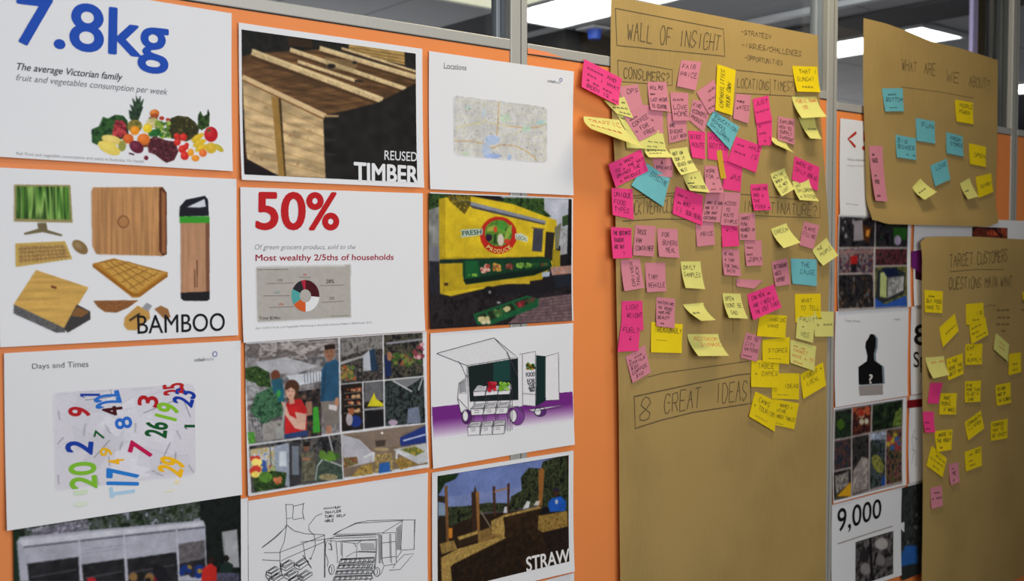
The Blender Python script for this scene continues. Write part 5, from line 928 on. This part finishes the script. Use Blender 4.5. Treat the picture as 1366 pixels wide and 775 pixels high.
# ===== food van drawing
s = Sheet('white sheet with a drawing of a food van, flap raised, over a purple band', 1.3085, -.1832, .0085, seed=14, curl=(.001, .003, .004, .003)).frame(570, 435, 4.56)
p = Pic(s, [(26, 55), (885, 55), (885, 700), (26, 700)], .0013)
Mb = p.mask([(27, 492), (190, 475), (200, 520), (560, 490), (800, 405), (880, 398), (884, 570), (34, 690)])
p.put(Mb, (112, 40, 128)); g0 = p.g((30, 570))[1]; g1 = p.g((30, 690))[1]; gg0 = p.g((880, 470))[1]; gg1 = p.g((880, 575))[1]; tX = p.X/p.nx
lo = g0*(1-tX)+gg0*tX; hi_ = g1*(1-tX)+gg1*tX; f = np.clip((p.Y-lo)/(hi_-lo), 0, 1)[..., None]; p.C = p.C*(1-f)+np.array([226, 226, 232])*f
W_ = (222, 222, 226); circ = lambda cx, cy, rx, ry, n=16: [(cx+rx*math.cos(i*2*math.pi/n), cy+ry*math.sin(i*2*math.pi/n)) for i in range(n+1)]
p.E(235, 550, 30, 46, (84, 36, 100)); p.E(545, 545, 44, 58, (120, 66, 140)); p.E(685, 520, 36, 30, (90, 44, 110))
p.P([(190, 350), (240, 310), (240, 240), (560, 170), (655, 155), (657, 488), (590, 480), (500, 490), (250, 500), (205, 525), (185, 440)], W_); p.P([(720, 182), (795, 160), (800, 448), (720, 452)], W_); p.P([(610, 508), (825, 478), (640, 518)], W_)
p.E(228, 546, 17, 32, W_); p.E(520, 545, 22, 38, W_); p.E(670, 520, 20, 22, W_)
p.P([(248, 245), (548, 195), (552, 448), (258, 458)], (24, 36, 36)); p.P([(400, 225), (500, 205), (505, 330), (400, 340)], (26, 64, 60)); p.P([(660, 178), (716, 184), (716, 455), (660, 485)], (20, 44, 42)); p.P([(195, 345), (228, 330), (230, 400), (196, 405)], (150, 152, 158))
p.P([(56, 166), (404, 72), (545, 188), (240, 240)], (216, 217, 221)); p.done(.00045, 0)
tr_ = []; ln = []
for r, (yy0, n_) in enumerate([(385, 3), (490, 3), (600, 3)]):
    for i in range(3):
        x = [275, 350, 425][i]-r*22+(8 if r else 0); y = yy0-(0 if r else 0)+i*(-4); w_ = 78; h_ = 26+r*12
        q = [(x, y+14), (x+22, y-16), (x+w_+6, y-22), (x+w_, y+10)]; f_ = [(x, y+14), (x+w_, y+10), (x+w_-3, y+10+h_), (x+3, y+14+h_)]; sd = [(x+w_, y+10), (x+w_+8, y-22), (x+w_+8, y-22+h_), (x+w_-3, y+10+h_)]
        tr_ += [(q, (190, 190, 194)), (f_, W_), (sd, (170, 170, 176))]; ln += [q+[q[0]], f_+[f_[0]], sd+[sd[0]]]
        if r < 2: ln += [[(x+10, y+14+h_), (x+4, y+90)], [(x+w_-6, y+h_), (x+w_-2, y+80)], [(x+22, y+14+h_), (x+14, y+88)]]
        if r: ln += [[(x+20, y+24), (x+50, y+22), (x+48, y+34), (x+22, y+36)], [(x+8, y+8), (x+36, y-8), (x+70, y-10)]]
s.poly('display_stand', tr_, .0009)
ln2 = [[(56, 166), (404, 72), (545, 188), (240, 240), (56, 166)], [(404, 72), (486, 158), (550, 312)], [(186, 212), (205, 235), (236, 310)], [(480, 160), (542, 300)], [(240, 240), (248, 540)], [(246, 240), (256, 458), (552, 448), (548, 190)], [(560, 170), (655, 153), (657, 488)], [(575, 172), (578, 480)], [(578, 408), (655, 415)], [(718, 184), (795, 160), (800, 448), (720, 452)], [(716, 184), (716, 455), (660, 487), (578, 480)], [(658, 178), (716, 184)], [(236, 312), (190, 345), (182, 440), (198, 520), (212, 540)], [(232, 320), (232, 410), (196, 408), (196, 350), (232, 325)], [(185, 440), (240, 500)], [(610, 508), (825, 478), (790, 495), (640, 518), (610, 508)], [(500, 485), (540, 490), (580, 520)], circ(235, 550, 30, 46), circ(228, 546, 17, 32), circ(545, 545, 44, 58), circ(520, 545, 22, 38), circ(685, 520, 36, 30), circ(670, 520, 20, 22), [(230, 300), (250, 305), (252, 325)], [(502, 205), (505, 380), (500, 640)], [(515, 380), (512, 630)], [(490, 500), (486, 640)], [(60, 164), (405, 70)]]
s.strokes('van_outline', ln2, .0011, (60, 58, 70), .0016, jit=1); s.strokes('stand_outline', ln, .001, (70, 68, 76), .0017, jit=2)
rng = random.Random(8)
s.poly('drawn_vegetables', [(circ(rng.uniform(365, 410), rng.uniform(345, 392), 11, 11, 8)[:-1], rng.choice([(190, 30, 50), (160, 20, 40), (206, 60, 76)])) for _ in range(22)]+[(circ(rng.uniform(440, 495), rng.uniform(345, 390), 11, 10, 8)[:-1], rng.choice([(120, 180, 50), (90, 150, 40), (150, 200, 80)])) for _ in range(24)]+[(circ(rng.uniform(305, 345), rng.uniform(365, 385), 10, 6, 8)[:-1], (190, 190, 194)) for _ in range(8)], .0019)
s.poly('drawn_vegetables', [(circ(rng.uniform(595, 650), rng.uniform(225, 262), 10, 8, 8)[:-1], rng.choice([(40, 110, 50), (180, 50, 40), (90, 140, 60), (200, 150, 50), (30, 80, 40)])) for _ in range(26)], .0014)
for t, y in (('FOOD', 278), ('FOR', 318), ('THE', 345), ('TRUCK', 370)): s.text(t, [(598+(y-278)*.15, y+4), (652, y), (652, y+26), (600+(y-278)*.25, y+30)], (60, 60, 72), bold=.02, e=.0014)
# ===== straw
s = Sheet('printed photo of straw bale walls under a blue sky, marked STRAW', 1.3120, -.4898, -.005, seed=15, curl=(.001, .001, .005, .002)).frame(575, 595, 4.307)
p = Pic(s, [(36, 172), (780, 55), (786, 660), (50, 800)], .0014, (40, 28, 18))
p.P([(36, 172), (780, 55), (780, 300), (50, 420)], (104, 122, 176), n=.04, ns=30); p.P([(36, 300), (780, 200), (780, 340), (50, 420)], (140, 148, 184), alpha=.35)
p.P([(36, 172), (160, 158), (140, 190), (80, 215), (50, 270), (36, 280)], None, pal=GREENS[:2], ns=3)
p.P([(515, 180), (560, 125), (630, 130), (640, 90), (700, 70), (780, 55), (786, 400), (600, 340), (470, 370), (300, 380), (120, 460), (60, 480), (90, 350), (200, 345), (330, 325), (450, 330), (460, 290), (520, 255)], None, pal=[(16, 18, 14), (40, 48, 30), (66, 74, 46), (26, 30, 20), (50, 58, 36)], ns=7)
p.P([(40, 320), (80, 345), (75, 410), (40, 420)], (120, 140, 160)); p.P([(40, 285), (90, 290), (92, 330), (40, 320)], (44, 36, 30)); p.P([(42, 400), (90, 400), (100, 540), (48, 550)], (40, 32, 26))
p.P([(76, 228), (94, 228), (104, 600), (88, 600)], (110, 76, 46)); p.P([(232, 265), (262, 262), (272, 485), (236, 490)], (56, 38, 28)); p.P([(255, 262), (276, 262), (280, 485), (266, 488)], (140, 96, 50)); p.P([(244, 265), (252, 225), (262, 264)], (60, 44, 34))
p.P([(352, 232), (368, 232), (374, 400), (360, 402)], (70, 44, 34)); p.P([(437, 215), (452, 215), (448, 385), (438, 388)], (70, 42, 34)); p.P([(362, 258), (440, 236), (440, 246), (362, 268)], (150, 110, 80)); p.P([(616, 140), (636, 122), (650, 140), (636, 340), (616, 344)], (140, 90, 44)); p.L([(285, 375), (345, 470)], 8, (120, 110, 90)); p.L([(205, 460), (235, 400)], 5, (60, 44, 34))
p.P([(415, 385), (422, 350), (436, 348), (438, 385)], (200, 200, 206)); p.P([(525, 362), (550, 315), (568, 320), (560, 355)], (206, 206, 210)); p.P([(585, 340), (605, 315), (625, 315), (615, 342)], (190, 186, 180)); p.R(100, 470, 122, 528, (190, 120, 40))
ST = [(150, 120, 60), (190, 160, 90), (120, 92, 44), (206, 178, 110)]
p.P([(48, 560), (130, 540), (150, 590), (60, 620)], None, pal=ST, ns=3, alpha=.8); p.P([(150, 525), (270, 485), (272, 540), (160, 575)], (50, 36, 22)); p.P([(150, 522), (270, 484), (280, 500), (160, 540)], None, pal=ST, ns=3); p.P([(270, 490), (420, 440), (420, 530), (270, 560)], None, pal=[(110, 84, 44), (140, 110, 60), (90, 66, 34)], ns=3)
p.P([(345, 430), (420, 395), (620, 345), (640, 360), (430, 410), (420, 520), (350, 500)], None, pal=ST, ns=3, seed=4); p.P([(415, 410), (640, 355), (660, 640), (540, 660), (430, 530)], (44, 30, 18), n=.25, ns=6)
p.P([(55, 640), (150, 590), (420, 515), (430, 530), (120, 680), (120, 790), (60, 800)], None, pal=ST, ns=2.6, seed=6, stretch=(1, 1.6)); p.P([(110, 690), (180, 650), (430, 528), (560, 500), (640, 640), (550, 720), (330, 775), (120, 800)], (38, 26, 16), n=.28, ns=5)
p.P([(615, 400), (780, 372), (782, 460), (640, 495), (612, 480)], None, pal=[(110, 84, 40), (160, 130, 66), (90, 66, 30)], ns=3, seed=8); p.P([(640, 495), (782, 462), (786, 600), (660, 640)], (34, 24, 20), n=.3); p.P([(640, 350), (680, 350), (690, 385), (620, 395)], (20, 20, 20))
p.P([(668, 330), (690, 300), (745, 288), (775, 320), (768, 372), (680, 378)], (30, 84, 176), n=.06, ns=10); p.E(715, 262, 18, 26, (60, 36, 30)); p.P([(698, 248), (715, 236), (735, 248), (735, 258), (698, 260)], (34, 34, 50)); p.E(718, 320, 9, 14, (170, 180, 200))
p.done(); s.text('STRAW', [(544, 638), (786, 586), (786, 660), (546, 722)], (222, 222, 222), bold=.018)
# ===== sheet under straw, only its top edge in view
s = Sheet('white sheet showing only its top edge under the STRAW photo', 1.315, -.795, .001, seed=16)
# ================= far bay
s = Sheet('white printed sheet headed with a red figure, half behind the short brown sheet', 2.8385, .402, 0., seed=17).frame(1095, 140, 4.846)
s.strokes('less_than_sign', [[(226, 178), (174, 220), (222, 272)]], .009, (176, 52, 30)); s.text('5%', [(268, 172), (420, 182), (420, 300), (268, 292)], (176, 40, 34), bold=.03)
s.text('The minimum percent', [(168, 346), (420, 358), (420, 376), (168, 362)], (110, 104, 100), bold=.01); s.text('of purchases made by sole', [(165, 384), (420, 392), (420, 406), (165, 400)], (170, 160, 152)); s.text('Ref: Fruit data', [(160, 632), (238, 640), (238, 650), (160, 642)], (160, 150, 144))
s = Sheet('printed collage of six market photos, right of the post at mid height', 2.8344, .1055, -.0012, seed=18).frame(1095, 280, 2.985)
p = Pic(s, [(70, 26), (346, 40), (340, 386), (64, 396)], .0025, (170, 160, 156))
def busy(q, pal, ns, seed): p.P(q, None, pal=pal, ns=ns, seed=seed)
busy([(74, 28), (214, 36), (212, 148), (72, 148)], DARKS+[(130, 124, 130)], 8, 1); p.P([(130, 45), (165, 40), (170, 120), (130, 125)], (140, 134, 140)); p.P([(165, 60), (205, 70), (190, 130), (170, 120)], (70, 40, 20)); p.P([(180, 80), (196, 78), (190, 108), (178, 105)], (200, 130, 50))
busy([(219, 36), (344, 42), (342, 148), (217, 148)], DARKS+[(50, 80, 40)], 8, 2); p.P([(288, 70), (342, 72), (340, 120), (288, 118)], (40, 90, 34)); p.E(305, 122, 14, 20, (170, 150, 180))
busy([(72, 155), (208, 152), (206, 250), (70, 252)], [(40, 40, 50), (130, 126, 130), (90, 40, 40), (60, 60, 90), (150, 130, 110)], 7, 3); p.P([(118, 185), (145, 180), (145, 215), (118, 220)], (160, 30, 30)); p.P([(75, 160), (205, 156), (205, 175), (75, 178)], (150, 120, 116), alpha=.7); p.P([(120, 215), (142, 215), (140, 248), (122, 248)], (30, 24, 30))
busy([(217, 155), (342, 155), (341, 218), (216, 222)], [(30, 24, 26), (70, 34, 36), (100, 50, 60), (24, 30, 26)], 6, 4)
busy([(70, 258), (206, 256), (206, 386), (66, 392)], DARKS+[(90, 60, 40), (70, 90, 110)], 7, 5)
busy([(212, 228), (342, 224), (338, 380), (212, 386)], [(50, 70, 40), (120, 110, 60), (40, 56, 30)], 7, 6); p.P([(225, 240), (300, 232), (335, 250), (330, 330), (235, 375), (215, 350)], (40, 46, 50)); p.P([(235, 250), (262, 246), (258, 350), (232, 345)], (170, 180, 120)); p.P([(265, 270), (330, 262), (326, 320), (262, 350)], (150, 150, 150), n=.3, ns=3); p.P([(240, 232), (300, 230), (310, 262), (262, 268)], (20, 30, 60)); p.P([(212, 350), (250, 375), (336, 340), (338, 382), (212, 388)], (40, 80, 160))
for a in [[(216, 34), (210, 388)], [(70, 151), (344, 151)], [(68, 255), (210, 253)], [(214, 222), (342, 221)]]: p.L(a, 4, (176, 166, 164))
p.done()
s = Sheet('white printed sheet with a black head silhouette bearing a question mark', 2.8256, -.1921, -.004, seed=19).frame(1095, 280, 2.985)
s.text('Target Market', [(94, 436), (156, 440), (156, 450), (94, 447)], (140, 132, 128)); s.text('cobalt', [(290, 430), (314, 432), (314, 440), (290, 438)], (130, 122, 120))
sil = [(186, 515), (196, 494), (208, 494), (219, 512), (218, 545), (210, 575), (212, 600), (242, 622), (244, 690), (148, 696), (148, 625), (182, 602), (184, 580), (176, 545), (178, 525)]
s.poly('head_silhouette', [([(x+8, y+2) for x, y in sil], (120, 136, 146))], .0005); s.poly('head_silhouette', [(sil, (16, 16, 18))], .0008)
s.poly('reflection_print', [([(148, 700), (244, 694), (244, 735), (150, 740)], (150, 144, 142))], .0005); s.text('?', [(190, 655), (203, 655), (203, 690), (190, 690)], (210, 204, 200), bold=.03, e=.0011)
s = Sheet('printed collage of dark food photos above the 9,000 sheet', 2.8227, -.4920, -.005, seed=20, curl=(.001, .001, .003, .002)).frame(1095, 520, 3.039)
p = Pic(s, [(56, 84), (330, 38), (326, 380), (48, 448)], .0025, (160, 150, 148))
for i, (q, pal) in enumerate([([(58, 88), (124, 76), (122, 190), (56, 200)], [(16, 24, 16), (40, 60, 40), (24, 20, 28)]), ([(130, 75), (204, 63), (200, 172), (128, 186)], [(90, 30, 24), (30, 20, 26), (120, 60, 40), (40, 30, 24)]), ([(210, 62), (328, 42), (326, 148), (207, 170)], [(16, 20, 16), (24, 40, 26), (50, 66, 40)]), ([(56, 208), (122, 196), (120, 312), (54, 326)], [(40, 40, 50), (90, 60, 50), (26, 34, 60), (50, 70, 40)]), ([(52, 334), (120, 318), (118, 430), (48, 444)], [(24, 22, 24), (60, 56, 50)]), ([(127, 194), (194, 180), (190, 405), (124, 425)], [(30, 28, 30), (60, 56, 56), (20, 18, 20)]), ([(200, 178), (262, 165), (258, 385), (196, 402)], [(26, 30, 30), (50, 60, 50), (80, 90, 100), (20, 20, 26)]), ([(266, 164), (326, 154), (324, 370), (262, 384)], [(40, 36, 50), (90, 90, 40), (120, 70, 80), (26, 26, 30)])]): busy(q, pal, 5, i)
p.E(80, 140, 16, 22, (60, 90, 30)); p.E(165, 105, 12, 10, (180, 170, 140)); p.E(165, 130, 10, 12, (180, 174, 150)); p.E(185, 128, 9, 12, (190, 180, 160)); p.blobs((130, 75, 200, 100), 14, 8, [(150, 50, 34), (170, 80, 50)]); p.P([(128, 330), (165, 270), (192, 280), (188, 400), (126, 420)], (150, 140, 136), n=.25, ns=3); p.P([(60, 430), (118, 372), (118, 430)], (200, 150, 30)); p.P([(55, 350), (110, 330), (110, 380), (60, 420)], (130, 124, 120), n=.5, ns=2); p.E(230, 300, 22, 40, (120, 120, 60), -.4, n=.3, ns=2); p.blobs((266, 180, 324, 240), 16, 9, [(180, 150, 60), (150, 60, 60), (60, 90, 140)]); p.P([(245, 360), (262, 340), (262, 384), (245, 388)], (30, 70, 150)); p.P([(200, 180), (262, 168), (262, 200), (200, 205)], (140, 150, 170), n=.3, ns=3); p.P([(300, 90), (326, 70), (326, 146), (290, 148)], (90, 110, 50), n=.4, ns=2)
for a in [[(126, 76), (122, 430)], [(206, 62), (202, 172)], [(56, 204), (328, 150)], [(197, 176), (193, 404)], [(264, 162), (260, 386)], [(54, 330), (122, 315)]]: p.L(a, 4, (170, 160, 158))
p.done()
s = Sheet('white printed sheet headed 9,000 over a small grey photo', 2.8195, -.7945, -.004, seed=21).frame(1095, 520, 3.039)
s.text('9,000', [(66, 484), (244, 440), (244, 528), (66, 592)], (22, 20, 20), bold=.01); s.strokes('small_print', [[(66, 624), (290, 552)]], .004, (160, 150, 146))
p = Pic(s, [(140, 618), (290, 572), (290, 745), (140, 775)], .003, (60, 58, 58)); busy([(140, 618), (290, 572), (290, 760), (140, 790)], [(20, 18, 20), (60, 56, 58), (120, 116, 116), (40, 38, 40)], 5, 3); p.E(175, 675, 20, 26, (40, 38, 40)); p.E(180, 725, 22, 24, (130, 126, 126)); p.E(245, 625, 26, 24, (170, 166, 164)); p.E(240, 690, 18, 24, (120, 116, 118)); p.P([(196, 600), (206, 597), (210, 770), (200, 775)], (24, 22, 24)); p.done()
# second and third far columns, mostly behind the brown sheets
s = Sheet('white sheet with a purple patch peeping out left of the right brown sheet', 3.272, .1065, -.001, seed=22).frame(1190, 280, 5.534)
s.poly('purple_patch', [([(140, 305), (260, 290), (260, 500), (165, 440), (140, 420)], (104, 34, 110)), ([(168, 440), (260, 480), (260, 530), (168, 510)], (60, 16, 44))])
s = Sheet('white sheet with black lettering ends, left of the right brown sheet at mid height', 3.262, -.1925, -.001, seed=23).frame(1200, 300, 3.87)
s.text('80%', [(76, 515), (330, 515), (330, 620), (74, 620)], (30, 28, 28), bold=.02); s.text('Spend', [(70, 655), (240, 655), (240, 760), (70, 760)], (34, 30, 30), bold=.01)
s = Sheet('white sheet with a dark red tag, lower left of the right brown sheet', 3.259, -.492, -.003, seed=24).frame(1095, 520, 3.039)
s.poly('red_tag', [([(350, 42), (460, 30), (460, 64), (350, 74)], (120, 20, 30))]); s.strokes('pencil_drawing', [[(380, 160), (368, 200), (376, 250), (366, 300)], [(366, 240), (384, 250), (380, 310)], [(372, 190), (390, 200)]], .002, (140, 134, 132))
s = Sheet('dark printed photo with a blue patch, lowest left of the right brown sheet', 3.255, -.7915, -.003, seed=25).frame(1200, 480, 2.627)
p = Pic(s, [(8, 448), (200, 420), (200, 700), (2, 722)], .003, (40, 44, 46)); busy([(8, 448), (200, 420), (200, 710), (2, 722)], [(30, 34, 34), (60, 66, 64), (24, 26, 30), (90, 96, 90)], 7, 3); p.P([(2, 680), (20, 650), (60, 650), (60, 710), (2, 722)], (40, 90, 160)); p.done()
s = Sheet('dark printed photo with an orange glow above the right brown sheet', 3.700, .1075, 0., seed=26).frame(1190, 280, 5.534)
p = Pic(s, [(588, 130), (848, 132), (850, 260), (590, 260)], .003, (60, 30, 26)); busy([(588, 130), (848, 132), (850, 260), (590, 260)], [(40, 22, 22), (90, 40, 30), (130, 60, 40), (50, 26, 26)], 8, 2); p.E(745, 170, 50, 22, (190, 80, 50), n=.3, ns=3); p.L([(740, 132), (815, 200)], 14, (30, 20, 24)); p.P([(795, 135), (848, 135), (848, 190), (830, 190)], (150, 70, 50)); p.done()
